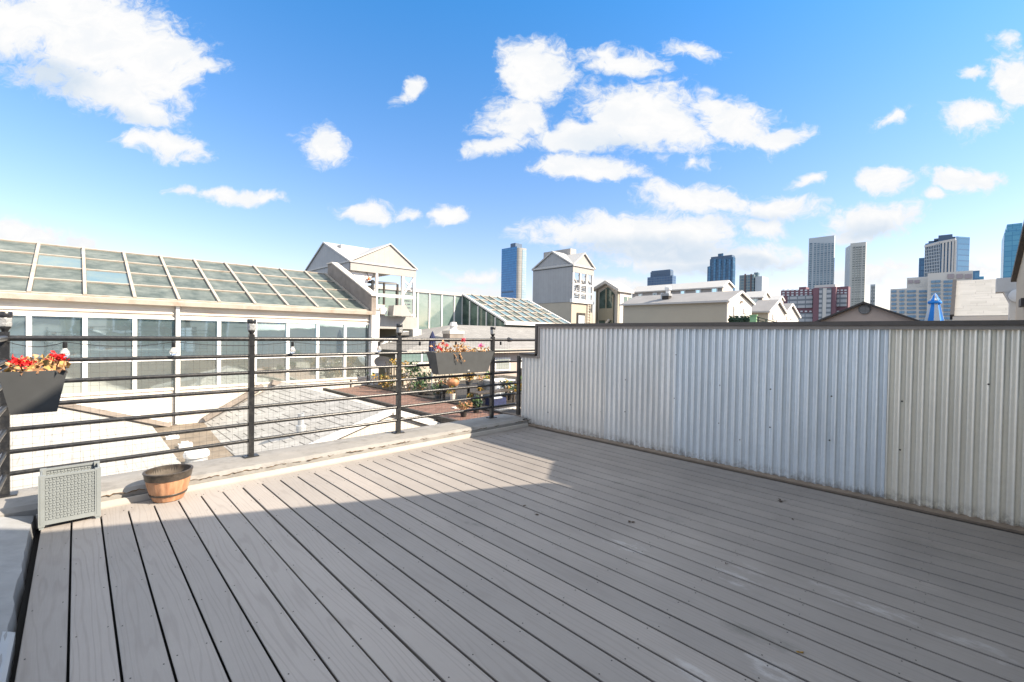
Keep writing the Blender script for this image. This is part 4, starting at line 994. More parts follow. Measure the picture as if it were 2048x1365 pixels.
box('side_wall', 'cream', gr, rx0-.02, rx0+.1, ey, ry, -2, 1.58)

# ------------------------------------------------------------------ second stair tower
T2 = thing('stair_tower', 'grey metal clad stair tower with crossed gables on a tan block', 'tower', (35, 28, -3))
c = on_y(1146, 528, 26); x0 = c.x; x1 = on_y(1188, 542, 26).x; y0 = 26; y1 = on_x(1066, 543, x0).y; ev = 7.82
apx = on_y(1168, 508, 26); apy = on_x(1105, 505, x0); bz = on_x(1145, 604, x0).z; sk = on_y(1150, 543, 26).z-.1
MB().prism([(y0-.1, ev), (apy.y, apy.z-.02), (y1+.1, ev), (y1+.1, ev+.14), (apy.y, apy.z+.13), (y0-.1, ev+.14)], 'x', x0-.12, x1+.1).build('roof', 'whiteroof', T2)
MB().prism([(x0-.1, ev+.004), (apx.x, apx.z-.02), (x1+.1, ev+.004), (x1+.1, ev+.144), (apx.x, apx.z+.12), (x0-.1, ev+.144)], 'y', y0-.14, y1+.1).build('roof', 'whiteroof', T2)
MB().prism([(y0+.1, bz), (y0+.1, ev), (apy.y, apy.z-.03), (y1, ev), (y1, bz)], 'x', x0, x0+.12).build('side_panel', 'siding', T2)
zj = on_x(1105, 538, x0).z
box('seam_trim', 'vent', T2, x0-.015, x0-.001, y0+.1, y1, zj-.035, zj+.035)
MB().prism([(x0+.02, sk), (x0+.02, ev), (apx.x, apx.z-.03), (x1, ev), (x1, sk)], 'y', y0, y0+.1).build('gable_panel', 'siding2', T2)
for X in (x0+.14, x0+(x1-x0)*.37, x0+(x1-x0)*.68, x1-.12): box('post', 'white', T2, X-.09, X+.09, y0+.01, y0+.19, bz+.1, sk)
for X in (x1-.12,): box('post', 'siding', T2, X-.09, X+.09, y1-.2, y1, bz+.1, sk)
for f in (.33, .62): box('beam', 'white', T2, x0+.1, x1, y0+.02, y0+.16, bz+(sk-bz)*f-.07, bz+(sk-bz)*f+.07)
box('sill_beam', 'white', T2, x0-.05, x1+.05, y0-.05, y0+.25, bz-.05, bz+.30)
for (fa, fb, za, zb_) in ((.06, .34, .98, .62), (.40, .66, .95, .66), (.08, .34, .05, .6), (.7, .95, .95, .7)):
    MB().beam((x0+(x1-x0)*fa, y0+.3, bz+(sk-bz)*za), (x0+(x1-x0)*fb, y0+.3, bz+(sk-bz)*zb_), .12).build('brace', 'siding', T2)
b = MB()
for k in range(10): b.box(x0+1.2, x1-.25, y0+.5, y0+1.0, bz+.35+k*.2, bz+.40+k*.2)
b.build('stair_treads', 'siding2', T2)
q = on_y(1141, 497, 28.0); q2 = on_y(1150, 497, 28.0)
b = MB(); b.box(q.x, q2.x+.2, 28.0, 31.6, ev, q.z); b.build('vent_box', 'siding2', T2)
bl = on_x(1148, 620, x0+.5)
b = MB(); b.box(x0+.04, x1+.03, y0+.12, y1-.02, -12, bz-.004); b.build('base_block', 'cream', T2)
q = on_y(1155, 628, y0+.1); q2 = on_y(1168, 645, y0+.1)
box('door_frame', 'darkdeck', T2, q.x-.1, q2.x+.15, y0+.04, y0+.115, -1, q.z+.1)
box('door', 'bluew', T2, q.x+.05, q2.x-.05, y0+.0, y0+.039, -1, q.z-.15)
lx = x1-.9
b = MB(); b.box(lx, lx+.06, y0+.0, y0+.06, 1, bz); b.box(lx+.45, lx+.51, y0+.0, y0+.06, 1, bz)
for k in range(14): b.box(lx+.06, lx+.45, y0+.015, y0+.045, 1+k*.27, 1.04+k*.27)
b.build('ladder', 'creamw', T2)

# ------------------------------------------------------------------ gable ended glass house and row houses
g3 = thing('glass_gable_building', 'white framed building with a tall glass gable behind the second stair tower', 'building', (39, 18, -3))
GX3 = 38.0; c = on_x(1236, 583, GX3); l_ = on_x(1190, 582, GX3); a_ = on_x(1213, 570, GX3); x2 = on_y(1263, 585, c.y).x
MB().prism([(c.y, c.z), (a_.y, a_.z+.1), (l_.y, l_.z), (l_.y, -12), (c.y, -12)], 'x', GX3+.35, x2).build('wall', 'creamw', g3)
b = MB(); b.prism([(c.y-.2, c.z-.05), (a_.y, a_.z+.12), (l_.y+.2, l_.z-.05), (l_.y+.2, l_.z+.22), (a_.y, a_.z+.42), (c.y-.2, c.z+.22)], 'x', GX3-.25, x2+.2); b.build('roof', 'whiteroof', g3)
wid = l_.y-c.y
b = MB(); b.prism([(c.y+wid*.22, -1), (c.y+wid*.22, c.z-.2), (a_.y, a_.z-.22), (l_.y-wid*.16, l_.z-.2), (l_.y-wid*.16, -1)], 'x', GX3+.2, GX3+.34); b.build('glass_front', 'dglass', g3)
for Y, zt in ((c.y+.1, c.z), (c.y+wid*.24, c.z-.3), (a_.y+.1, a_.z-.4), (l_.y-.1, l_.z)):
    box('front_mullion', 'olive' if Y > c.y+.2 else 'tanw', g3, GX3+.08, GX3+.34, Y-wid*.018, Y+wid*.018, -1, zt)
for f in (.30, .62): box('side_window', 'pglass', g3, GX3+.35+(x2-GX3)*f, GX3+.35+(x2-GX3)*(f+.24), c.y-.03, c.y-.002, 2.9, c.z-.45)
zf = on_x(1213, 617, GX3).z
box('floor_band', 'olive', g3, GX3+.1, GX3+.19, c.y+wid*.25, l_.y-wid*.15, zf-1.2, zf)
MB().beam((GX3+.05, l_.y-.6, 1.6), (GX3+.05, c.y+1.0, 2.9), .2).build('stair_string', 'creamw', g3)

def row_house(label, X, pc, pl, par, ybot, depth_label=None, wallm='tanw', gwall='creamw', win=True, over=.15, name='row_house', eave_l=None):
    # pc: corner at eaves, pl: far left end of the eaves, par: gable apex and right eave pixels
    c = on_x(*pc, X); L_ = on_x(*pl, X); ap = on_y(*par[0], c.y); rt = on_y(*par[1], c.y)
    t = thing(name, label, 'house', (ap.x, c.y, -3), 'row houses beyond the corrugated wall')
    yl = L_.y; zE = c.z
    MB().prism([(X, -12), (X, zE-.05), (ap.x, ap.z-.22), (rt.x, rt.z-.05), (rt.x, -12)], 'y', c.y+.1, yl-.1).build('wall', wallm, t)
    MB().prism([(X+.02, -12), (X+.02, zE-.06), (ap.x, ap.z-.24), (rt.x-.02, rt.z-.06), (rt.x-.02, -12)], 'y', c.y, c.y+.097).build('gable_wall', gwall, t)
    s1 = (ap.z-zE)/(ap.x-X); s2 = (ap.z-rt.z)/(rt.x-ap.x)
    MB().prism([(X-over, zE-s1*over-.04), (ap.x, ap.z-.12), (rt.x+over, rt.z-s2*over-.04), (rt.x+over, rt.z-s2*over+.06), (ap.x, ap.z+.02), (X-over, zE-s1*over+.06)], 'y', c.y-over*.6, yl+.1).build('roof', 'slate', t)
    MB().beam((X-over-.02, c.y-over*.6-.03, zE-s1*over-.02), (X-over-.02, yl+.1, zE-s1*over+.02), .10, .12).build('gutter', 'whiteroof', t)
    k = c.y-over*.6-.06
    for (p_, q_) in (((X-over, k, zE-s1*over-.03), (ap.x, k, ap.z-.07)), ((ap.x, k, ap.z-.07), (rt.x+over, k, rt.z-s2*over-.03))):
        MB().beam(p_, q_, .08, .13, (0, 0, 1)).build('verge_board', 'white', t)
    return t, c, L_, ap, rt
t, c, L_, ap, rt = row_house('long tan row house with a grey slate roof and a cream gable end', 30.0, (1455, 601), (1244, 613), ((1480, 582), (1504, 607)), 640)
q = on_y(1481, 603, c.y); MB().lathe((q.x, c.y-.08, q.z-.1), [(.05, 0), (.12, .04), (.05, .12)], 10).build('gable_lamp', 'concrete', t)
for (pa, pb, ya, yb) in ((1467, 1473, 613, 632), (1473.5, 1483, 613, 640), (1487, 1493, 617, 628)):
    A = on_y(pa, ya, c.y); B = on_y(pb, yb, c.y)
    w_ = MB().box(A.x, B.x, c.y-.07, c.y-.002, B.z, A.z).build('window', 'white', t); MB().box(A.x+.08, B.x-.08, c.y-.09, c.y-.072, B.z+.1, A.z-.1).build('pane', 'bluew' if pa < 1485 else 'win2', w_)
q = on_x(1333, 607, 31.0)
tag_ = thing('chimney', 'dark brick chimney with a white round cowl on the slate roof', 'chimney', (31, q.y, 3.4))
def slope_z(X): return c.z+(ap.z-c.z)*(X-30)/(ap.x-30)
XX = 30.9; q = on_x(1333, 607, XX); zz = slope_z(XX)
box('stack', 'darkdeck', tag_, XX-.2, XX+.25, q.y-.25, q.y+.25, zz-.3, zz+.24); box('stack_top', 'siding', tag_, XX-.24, XX+.29, q.y-.29, q.y+.29, zz+.243, zz+.42)
MB().lathe((XX, q.y-.1, zz+.42), [(.16, 0), (.16, .22), (.24, .26), (.24, .45), (.1, .58), (.001, .6)], 14).build('cowl', 'white', tag_, True)
q = on_x(1324, 600, XX); vent_pipe(Vector((XX, q.y, slope_z(XX)-.05)), .55, .10, 'white flue pipe left of the chimney on the slate roof', 'flue_pipe')
def clerestory(label, X, pc, pl, par, wins, name='clerestory_house'):
    t, c, L_, ap, rt = row_house(label, X, pc, pl, par, 0, wallm='greyw', name=name, over=.12)
    roof = [o for o in t.children if o.name.startswith('roof')][0]; roof.data.materials[0] = MAT['whiteroof']
    for (pa, ya, yb, w) in wins:
        A = on_x(pa, ya, X); B = on_x(pa+w, yb, X)
        w_ = MB().box(X-.08, X-.002, B.y, A.y, B.z, A.z).build('window', 'bluew', t); MB().box(X-.10, X-.082, B.y+.12, A.y-.12, B.z+.3, A.z-.12).build('pane', 'win', w_)
    return t
clerestory('grey clad house with a row of small windows under a white roof', 44.0, (1445, 573.5), (1263, 584), ((1455, 561), (1466, 574)),
           [(1277, 588, 600, 8), (1306, 586, 599, 8), (1332, 583, 596, 9), (1361, 581, 594, 10), (1391, 579, 593, 11), (1423, 576, 591, 13)])
t, c, L_, ap, rt = row_house('cream gabled row house standing next right of the hedge topped planter', 37.0, (1537, 622), (1500, 623), ((1555, 600), (1570, 626)), 640)
for (pa, pb, ya, yb) in ((1545, 1551, 629, 640), (1553, 1562, 628, 645)):
    A = on_y(pa, ya, c.y); B = on_y(pb, yb, c.y); w_ = MB().box(A.x, B.x, c.y-.07, c.y-.002, B.z, A.z).build('window', 'white', t); MB().box(A.x+.1, B.x-.1, c.y-.09, c.y-.072, B.z+.1, A.z-.1).build('pane', 'bluew', w_)
t, c, L_, ap, rt = row_house('cream gabled row house furthest right in the row, before the brick block', 44.0, (1569, 626), (1540, 628), ((1582, 607.5), (1597, 634)), 640)
for (pa, pb, ya, yb) in ((1573, 1577, 633, 640), (1579, 1588, 634, 640)):
    A = on_y(pa, ya, c.y); B = on_y(pb, yb, c.y); w_ = MB().box(A.x, B.x, c.y-.07, c.y-.002, B.z, A.z).build('window', 'white', t); MB().box(A.x+.1, B.x-.1, c.y-.09, c.y-.072, B.z+.1, A.z-.1).build('pane', 'bluew', w_)
clerestory('shorter grey clad house with one window behind the two smaller cream gables', 52.0, (1525, 594), (1488, 597), ((1532, 582.5), (1539, 594)), [(1504, 597, 609, 12)])
clerestory('small white roofed house end peeping over the last cream gable', 60.0, (1557, 600), (1535, 602), ((1562, 592), (1567, 601)), [])

# hedge planter and mint screen
A = on_x(1455, 634, 20.0); B = on_x(1499, 648, 20.0)
hd = thing('hedge', 'clipped dark green hedge above the wall cap in front of the cream gable', 'hedge', (20.2, (A.y+B.y)/2, 0))
rn = random.Random(8); m = MB(); m.box(20.05, 20.35, B.y+.03, A.y-.03, 0, A.z-.04)
for k in range(1500): m.leaf((rn.uniform(19.98, 20.4), rn.uniform(B.y, A.y), rn.uniform(.8, A.z)), .09, rn)
m.build('foliage', 'dgreen', hd)
A = on_x(1500, 632, 20.0); B = on_x(1512, 650, 20.0)
tag(MB().box(20, 20.08, B.y, A.y, 0, A.z).box(19.97, 20.1, B.y-.03, A.y+.03, A.z, A.z+.04).build('mint_screen', 'mint'), 'mint green screen panel next to the dark hedge', 'screen')
A = on_x(1513, 634, 20.0); B = on_x(1552, 645, 20.0)
hr = thing('handrail', 'thin dark green handrail sloping down from the mint screen', 'handrail', (20, A.y, 0))
for dz in (0, -.12): MB().beam((20, A.y, A.z+dz), (20, B.y, B.z+dz), .03).build('rail', 'dgreen', hr)
for f in (.1, .5, .9): box('post', 'dgreen', hr, 19.98, 20.02, A.y+(B.y-A.y)*f-.02, A.y+(B.y-A.y)*f+.02, .4, A.z+(B.z-A.z)*f)

# low gable with round louvre, blue umbrella, pale roofed house on the right
vg = thing('house', 'pinkish gable with a round louvre peeping over the corrugated wall', 'house', (9, 1.1, -3))
MB().prism([(1.157, 1.88), (1.95, 1.50), (1.95, -3), (.35, -3), (.35, 1.51)], 'x', 9.0, 16).build('wall', 'pinkw', vg)
MB().prism([(1.157, 1.875), (2.0, 1.475), (2.0, 1.505), (1.157, 1.91), (.30, 1.515), (.30, 1.485)], 'x', 8.93, 16.1).build('roof', 'darkroof', vg)
q = on_x(1729, 619, 9.0); m = MB(); m.lathe((0, 0, 0), [(.078, 0), (.078, .02), (.066, .02), (.066, .012), (.001, .012)], 24)
m.v = [Vector((9.0-v.z, q.y+v.x, q.z+v.y)) for v in m.v]; lv = m.build('louvre', 'vent', vg)
b = MB()
for k in range(6):
    dz = -.05+k*.02; hw = math.sqrt(max(.0001, .064**2-dz**2)); b.box(8.975, 8.99, q.y-hw, q.y+hw, q.z+dz-.004, q.z+dz+.004)
b.build('louvre_slat', 'siding', lv)
q = on_x(1870, 589, 11.0)
bu = thing('patio_umbrella', 'closed bright blue and white patio umbrella above the wall cap', 'umbrella', (11, q.y, -1))
MB().tube([(11, q.y, -1), (11, q.y, q.z)], .02, 8).build('pole', 'pipe', bu, True)
prof = [(.16, -.8), (.145, q.z-.52), (.075, q.z-.17), (.082, q.z-.15), (.082, q.z-.10), (.06, q.z-.08), (.035, q.z-.02), (.005, q.z+.02)]
def wedge(k0, k1, n=20):
    m = MB(); vs = []; fs = []; w_ = k1-k0
    for r_, z in prof:
        for k in range(w_+1):
            t_ = 2*math.pi*(k0+k)/n; rr = r_*(1-.13*((k0+k) % 2)); vs.append((11+rr*math.cos(t_), q.y+rr*math.sin(t_), z))
    for i in range(len(prof)-1):
        for k in range(w_): fs.append((i*(w_+1)+k, i*(w_+1)+k+1, (i+1)*(w_+1)+k+1, (i+1)*(w_+1)+k))
    return m.add(vs, fs)
for k in range(0, 20, 4): wedge(k, k+2).build('canopy_panel', 'blue', bu); wedge(k+2, k+4).build('canopy_panel', 'bluew', bu)
MB().lathe((11, q.y, q.z-.17), [(.09, 0), (.098, .02), (.09, .045), (.07, .05)], 16).build('tie_band', 'blue', bu, True)
rh = thing('house', 'house with a pale shingle roof slope at the right behind the blue umbrella', 'house', (15, -1, -3))
a0 = on_x(1908, 632, 14.0); a1 = on_x(1913, 562, 15.6)
ycut = -3.0
MB().solid([(14.0, a0.y, a0.z), (15.6, a1.y, a1.z), (15.6, ycut, a1.z), (14.0, ycut, a0.z)], (.03, 0, -.10)).build('roof', 'shpale', rh)
MB().beam((13.98, a0.y+.03, a0.z-.03), (15.62, a1.y+.03, a1.z-.02), .07, .13).build('verge_board', 'darkroof', rh)
box('eaves_board', 'creamw', rh, 13.93, 13.99, ycut, a0.y+.02, a0.z-.22, a0.z-.02)
MB().prism([(14.2, -3), (14.2, a0.z-.05), (15.6, a1.z-.12), (17.2, a0.z-.05), (17.2, -3)], 'y', ycut, a0.y-.02).build('wall', 'cream', rh)
MB().solid([(15.63, a1.y, a1.z-.01), (17.4, a0.y, a0.z), (17.4, ycut, a0.z), (15.63, ycut, a1.z-.01)], (0, 0, -.1)).build('roof', 'shpale', rh)
p1 = on_x(1968, 640, 14.1); box('eaves_post', 'creamw', rh, 14.0, 14.19, p1.y-.07, p1.y+.07, -1, a0.z-.23)
MB().beam((14.15, a0.y-.3, a0.z-.38), (14.15, ycut, a0.z-.38), .06, .05).build('eaves_rail', 'concrete', rh)
q = on_x(2018, 570, 10.5); q3 = on_x(2030, 600, 10.5)
fp = thing('flue_vent', 'bluish grey gooseneck flue with a round cap beside the pale shingle roof', 'flue', (10.5, q3.y, -1))
box('hood', 'pipe', fp, 10.35, 10.65, q.y-.13, q.y+.14, q.z-.12, q.z+.10)
MB().prism([(q.y+.06, q.z-.12), (q.y-.13, q.z-.12), (q3.y-.10, q3.z-.16), (q3.y-.10, -1), (q3.y+.07, -1), (q3.y+.06, q3.z-.05)], 'x', 10.36, 10.62).build('duct', 'pipe', fp)
m = MB(); m.lathe((0, 0, 0), [(.10, 0), (.10, .05), (.08, .06), (.001, .06)], 20); m.v = [Vector((10.34-v.z, q3.y-.02+v.x, q3.z+.05+v.y)) for v in m.v]; m.build('round_cap', 'bluew', fp, True)

# ------------------------------------------------------------------ skyline
def curtain(name, a, b, line, sx, sz, lw=.16, hl=.12, rough=.25, metal=0.):
    return cell_mat(name, a, b, line, sx, sz, lw, rough, False, 'xy', metal, .6, hl=hl)
MAT['cg_blue'] = curtain('blue_curtain_wall', (0.030, 0.160, 0.380), (0.050, 0.215, 0.460), (0.018, 0.105, 0.270), 3.4, 3.8, .22, .10)
MAT['cg_edge'] = curtain('pale_blue_corner_glazing', (.24, .33, .38), (.30, .38, .43), (.18, .26, .31), 3.4, 3.8)
MAT['cg_pale'] = curtain('pale_curtain_wall', (0.330, 0.315, 0.280), (0.380, 0.365, 0.330), (0.250, 0.250, 0.235), 3.4, 3.8)
MAT['cg_navy'] = curtain('navy_curtain_wall', (0.022, 0.065, 0.150), (0.036, 0.095, 0.190), (0.065, 0.110, 0.180), 4.2, 3.6, .3, .14)
MAT['cg_dark'] = curtain('dark_blue_facade', (0.014, 0.065, 0.140), (0.050, 0.140, 0.250), (0.025, 0.070, 0.130), 3.6, 3.5, .25, .2)
MAT['cg_teal'] = curtain('teal_facade', (.05, .11, .16), (.10, .17, .21), (.16, .20, .21), 3.6, 3.3, .3, .2)
MAT['cg_brown'] = M('brown_brick_far', (.10, .075, .08), .8, var=.08, vs=.05)
MAT['redbrick'] = M('red_brick_far', (0.150, 0.080, 0.100), .85, var=.12, vs=.08)
MAT['balc'] = cell_mat('grey_balcony_bands', (0.310, 0.340, 0.370), (0.370, 0.390, 0.410), (0.130, 0.155, 0.180), 4.5, 2.9, .42, .8, False, 'xy', hl=.12)
MAT['twr'] = M('pale_grey_concrete_far', (0.360, 0.410, 0.450), .75, var=.05, vs=.05)
MAT['twr2'] = M('warm_grey_concrete_far', (0.400, 0.415, 0.400), .75, var=.05, vs=.05)
MAT['strip'] = cell_mat('window_strip_glass', (0.060, 0.110, 0.160), (0.190, 0.260, 0.310), (0.280, 0.330, 0.360), 40., 3.1, .34, .3, False, 'xy', hl=.0)
MAT['strip2'] = cell_mat('window_strip_warm', (0.110, 0.130, 0.130), (0.270, 0.290, 0.270), (0.350, 0.360, 0.340), 40., 3.1, .38, .3, False, 'xy', hl=.0)
MAT['office'] = M('beige_office_concrete', (0.460, 0.455, 0.435), .8, var=.04, vs=.05)
MAT['ribbon'] = cell_mat('blue_ribbon_window', (0.090, 0.180, 0.290), (0.130, 0.240, 0.350), (0.070, 0.150, 0.240), 2.2, 60., .12, .25, False, 'xy', hl=.1)
MAT['skyb'] = curtain('sky_blue_curtain_wall', (0.060, 0.240, 0.380), (0.090, 0.300, 0.430), (0.040, 0.190, 0.320), 4., 4., .15, .1)
MAT['ofglass'] = curtain('office_blue_glass', (0.035, 0.140, 0.270), (0.060, 0.190, 0.340), (0.028, 0.105, 0.210), 3.5, 3.8, .2, .12)
MAT['roofband'] = M('slate_blue_crown', (0.060, 0.100, 0.160), .5, var=.1, vs=.05)
MAT['grille'] = M('grey_mauve_grille', (.27, .24, .26), .7)
BASE = -12
def block(t, name, mat, X, pl, pc, pr, ytop, dep=30, z0=BASE):
    """a block whose west face spans bearings pl..pc on plane x = X and whose south face runs back to bearing pr"""
    c = on_x(pc, ytop, X); l_ = on_x(pl, ytop, X)
    xr = on_y(pr, ytop, c.y).x if pr and pr > pc else X+dep
    o = MB().box(X, xr, c.y, l_.y, z0, c.z).build(name, mat, t)
    return o, c, l_, xr
def skythings(name, label, X, px, cat='skyscraper', gr='skyline towers'):
    q = on_x(px, 640, X); return thing(name, label, cat, (X, q.y, BASE), gr)
# a. blue tower with a rounded pale corner
X = 500; t = skythings('skyscraper', 'tall blue glass tower with a pale rounded corner left of the second stair tower', X, 1028)
l_ = on_x(1003.5, 494, X); c = on_x(1034, 493, X); zt = c.z; w = l_.y-c.y
n = 8; R_ = on_x(1053, 500, X+14); rx = 15; ry_ = c.y-on_x(1053, 500, X+rx).y
pts = [(X, l_.y), (X, c.y)]; arc = []
for k in range(n+1):
    a = math.pi/2*k/n; arc.append((X+rx*(1-math.cos(a)), c.y-ry_*math.sin(a)))
MB().prism([(X, l_.y), (X, c.y), (X*1.045, c.y*1.045), (X*1.045, l_.y*1.045)], 'z', BASE, zt).build('glass_body', 'cg_blue', t)
MB().prism(arc+[((X+rx)*1.045, (c.y-ry_)*1.045), (X*1.045, c.y*1.045-.05), (X+.01, c.y-.01)], 'z', BASE, zt-2.5).build('rounded_corner', 'cg_pale', t)
MB().prism([(p[0]-.25, p[1]-.25) for p in arc[5:]]+[((X+rx)*1.03, (c.y-ry_)*1.03-.3), ((X+rx-3)*1.02, (c.y-ry_*.6)*1.02)], 'z', BASE, zt-5).build('glass_corner', 'cg_edge', t)
a1, b1 = on_x(1021, 488, X+5), on_x(1031, 488, X+5); box('plant_room', 'roofband', t, X+5, X+20, b1.y, a1.y, zt, a1.z)
a1, b1 = on_x(1004, 585, X), on_x(1027, 583, X); box('dark_band', 'roofband', t, X-.4, X-.05, b1.y, a1.y, a1.z-1, a1.z+.8)
# b. navy slab
X = 620; t = skythings('skyscraper', 'low navy block with a set back crown behind the white roofed row house', X, 1322)
block(t, 'body', 'cg_navy', X, 1295, 1345, 1352, 551); block(t, 'crown', 'roofband', X+8, 1301, 1341, 1347, 541, z0=40)
block(t, 'crown_tier', 'cg_navy', X+10, 1303, 1340, 1346, 539, z0=40)
# c. stepped dark blue tower
X = 600; t = skythings('skyscraper', 'dark blue stepped tower with a notched crown above the white roofed row house', X, 1443)
block(t, 'body', 'cg_dark', X, 1415, 1466, 1471, 529); block(t, 'upper_tier', 'cg_dark', X+.5, 1420, 1466, 1471, 514)
block(t, 'crown', 'roofband', X+3, 1422, 1464, 1470, 510, z0=60); block(t, 'plant_room', 'cg_dark', X+6, 1436, 1446, 1447, 507, z0=60)
for k in range(5):
    q0 = on_x(1417+k*10, 560, X); q1 = on_x(1421+k*10, 560, X); z1 = on_x(1420+k*10, 533 if k == 0 else 519, X).z
    box('balcony_strip', 'ofglass', t, X-.8, X-.05, q1.y, q0.y, BASE, z1)
# d. brown and teal block
X = 560; t = skythings('skyscraper', 'short brown and teal apartment tower right of the stepped dark blue tower', X, 1500)
block(t, 'body', 'cg_teal', X, 1479, 1508, 1518, 549); block(t, 'plant_room', 'cg_teal', X+6, 1508, 1516, 1519, 545, z0=30)
for (pa, pb) in ((1489, 1492), (1501, 1503.5)):
    q0 = on_x(pa, 560, X); q1 = on_x(pb, 560, X); box('brick_strip', 'cg_brown', t, X-.8, X-.05, q1.y, q0.y, BASE, on_x(pa, 548.5, X).z)
q0 = on_x(1509, 560, X); q1 = on_x(1523, 560, X); box('pale_wing', 'twr', t, X+2, X+25, q1.y, q0.y, BASE, on_x(1512, 553, X).z)
# e. red brick apartment block
X = 330; t = skythings('apartment_block', 'long red brick apartment block with grey balconies in front of the pale twin towers', X, 1630, 'apartment block', 'skyline blocks')
block(t, 'wing', 'redbrick', X+4, 1562, 1632, 0, 578, 20); block(t, 'wing', 'redbrick', X+4, 1668, 1697, 1701, 573, 20); block(t, 'core', 'redbrick', X, 1627, 1672, 0, 574, 22)
block(t, 'penthouse', 'office', X+2, 1629, 1671, 0, 569, 14, z0=20); block(t, 'plant_room', 'redbrick', X+6, 1598, 1612, 0, 574, 8, z0=20)
zz = lambda y, x=1640: on_x(x, y, X).z
rowz = [579.8+k*4.9 for k in range(3)]
for k, yy in enumerate(rowz+[622]):
    for px in [1565+9*i for i in range(7)]+[1674+7.5*i for i in range(3)]:
        q0 = on_x(px, yy, X+4); q1 = on_x(px+4.6, yy, X+4)
        if px > 1600 and k > 5: continue
        box('window', 'bluew', t, X+3.6, X+3.95, q1.y, q0.y, q0.z-.85, q0.z)
for (pa, pb, ya, yb) in ((1576, 1625, 593, 616), (1576, 1625, 627, 652), (1674, 1693, 590, 613)):
    q0 = on_x(pa, ya, X+4); q1 = on_x(pb, yb, X+4); box('balcony_bank', 'balc', t, X+3.2, X+3.9, q1.y, q0.y, q1.z, q0.z)
for (pa, pb) in ((1639, 1646), (1652, 1661)):
    q0 = on_x(pa, 577, X); q1 = on_x(pb, 660, X); box('window_bay', 'balc', t, X-.5, X-.05, q1.y, q0.y, q1.z, q0.z)
q0 = on_x(1646.5, 577, X); q1 = on_x(1651.5, 660, X); box('pale_spine', 'office', t, X-.7, X-.05, q1.y, q0.y, q1.z, q0.z)
# f, g. pale twin towers
def slab(label, X, pl, pc, pr, ytop, cols, mat, smat, yw, skip=()):
    t = skythings('skyscraper', label, X, pl); o, c, l_, xr = block(t, 'body', mat, X, pl, pc, pr, ytop)
    for (pa, pb) in cols:
        q0 = on_x(pa, yw, X); q1 = on_x(pb, yw, X); box('window_strip', smat, t, X-.5, X-.05, q1.y, q0.y, BASE, q0.z)
    return t, c, l_
t, c, l_ = slab('taller of the two pale towers, flat topped with dark window columns', 760, 1618, 1669, 1670.5, 471, ((1619.5, 1624.5), (1628.5, 1632.5), (1635, 1639.5), (1642, 1647), (1649.5, 1654), (1656.5, 1660.5), (1663.5, 1667.5)), 'twr', 'strip', 487)
t, c, l_ = slab('shorter pale tower with a chamfered left edge beside its taller twin', 740, 1701, 1732, 1733, 484, ((1706, 1710), (1712, 1716), (1717.5, 1720), (1721, 1723.5), (1726.5, 1731)), 'twr2', 'strip2', 493)
a0 = on_x(1701, 486, 740); a1 = on_x(1691, 491, 760)
MB().prism([(740, a0.y), (a1.x, a1.y), (780, a1.y), (780, a0.y)], 'z', BASE, a0.z-3).build('chamfer', 'twr', t)
q0 = on_y(1697, 500, (a0.y+a1.y)/2)
# h. small pillar block
X = 520; t = skythings('skyscraper', 'narrow grey tower standing alone right of the pale twin towers', X, 1746); block(t, 'body', 'twr', X, 1741, 1751, 1752.5, 569)
for (pa, pb) in ((1742.5, 1745), (1747, 1750)):
    q0 = on_x(pa, 572, X); q1 = on_x(pb, 572, X); box('window_strip', 'strip2', t, X-.5, X-.05, q1.y, q0.y, BASE, q0.z)
# i. beige office block with ribbon windows
X = 300; t = skythings('office_block', 'stepped beige office block with blue ribbon windows behind the blue umbrella', X, 1860, 'office block', 'skyline blocks')
block(t, 'wing', 'office', X+3, 1781, 1858, 0, 575, 30); block(t, 'step', 'office', X+12, 1814, 1858, 0, 553.5, 20)
block(t, 'tower_block', 'office', X, 1856, 1946, 0, 541.5, 30)
for yy in range(9):
    y0_ = 581.5+8.3*yy
    for (pa, pb) in ((1783, 1793), (1799, 1809), (1814, 1832), (1838, 1855)):
        q0 = on_x(pa, y0_, X+3); q1 = on_x(pb, y0_, X+3); box('ribbon_window', 'ribbon', t, X+2.5, X+2.95, q1.y, q0.y, q0.z-1.15, q0.z)
for yy in range(10):
    y0_ = 562+8.1*yy
    for (pa, pb) in ((1862, 1881), (1887, 1907)):
        q0 = on_x(pa, y0_, X); q1 = on_x(pb, y0_, X); box('ribbon_window', 'ribbon', t, X-.5, X-.05, q1.y, q0.y, q0.z-1.15, q0.z)
for (pa, pb) in ((1895, 1908), (1913, 1926), (1930, 1944)):
    q0 = on_x(pa, 549, X); q1 = on_x(pb, 549, X); box('louvre_bay', 'grille', t, X-.4, X-.05, q1.y, q0.y, q0.z-2.1, q0.z)
for (pa, pb, ya) in ((1816, 1826, 561), (1829, 1839, 561)):
    q0 = on_x(pa, ya, X+12); q1 = on_x(pb, ya, X+12); box('louvre_bay', 'grille', t, X+11.6, X+11.95, q1.y, q0.y, q0.z-1.6, q0.z)
q0 = on_x(1945, 544, X+40); q1 = on_x(1959, 544, X+40); q2 = on_x(1968, 553, X+44)
box('rear_step', 'ofglass', t, X+36, X+60, q1.y, q0.y, 0, q0.z); box('rear_step', 'skyb', t, X+44, X+60, q2.y, q1.y, 0, q2.z)
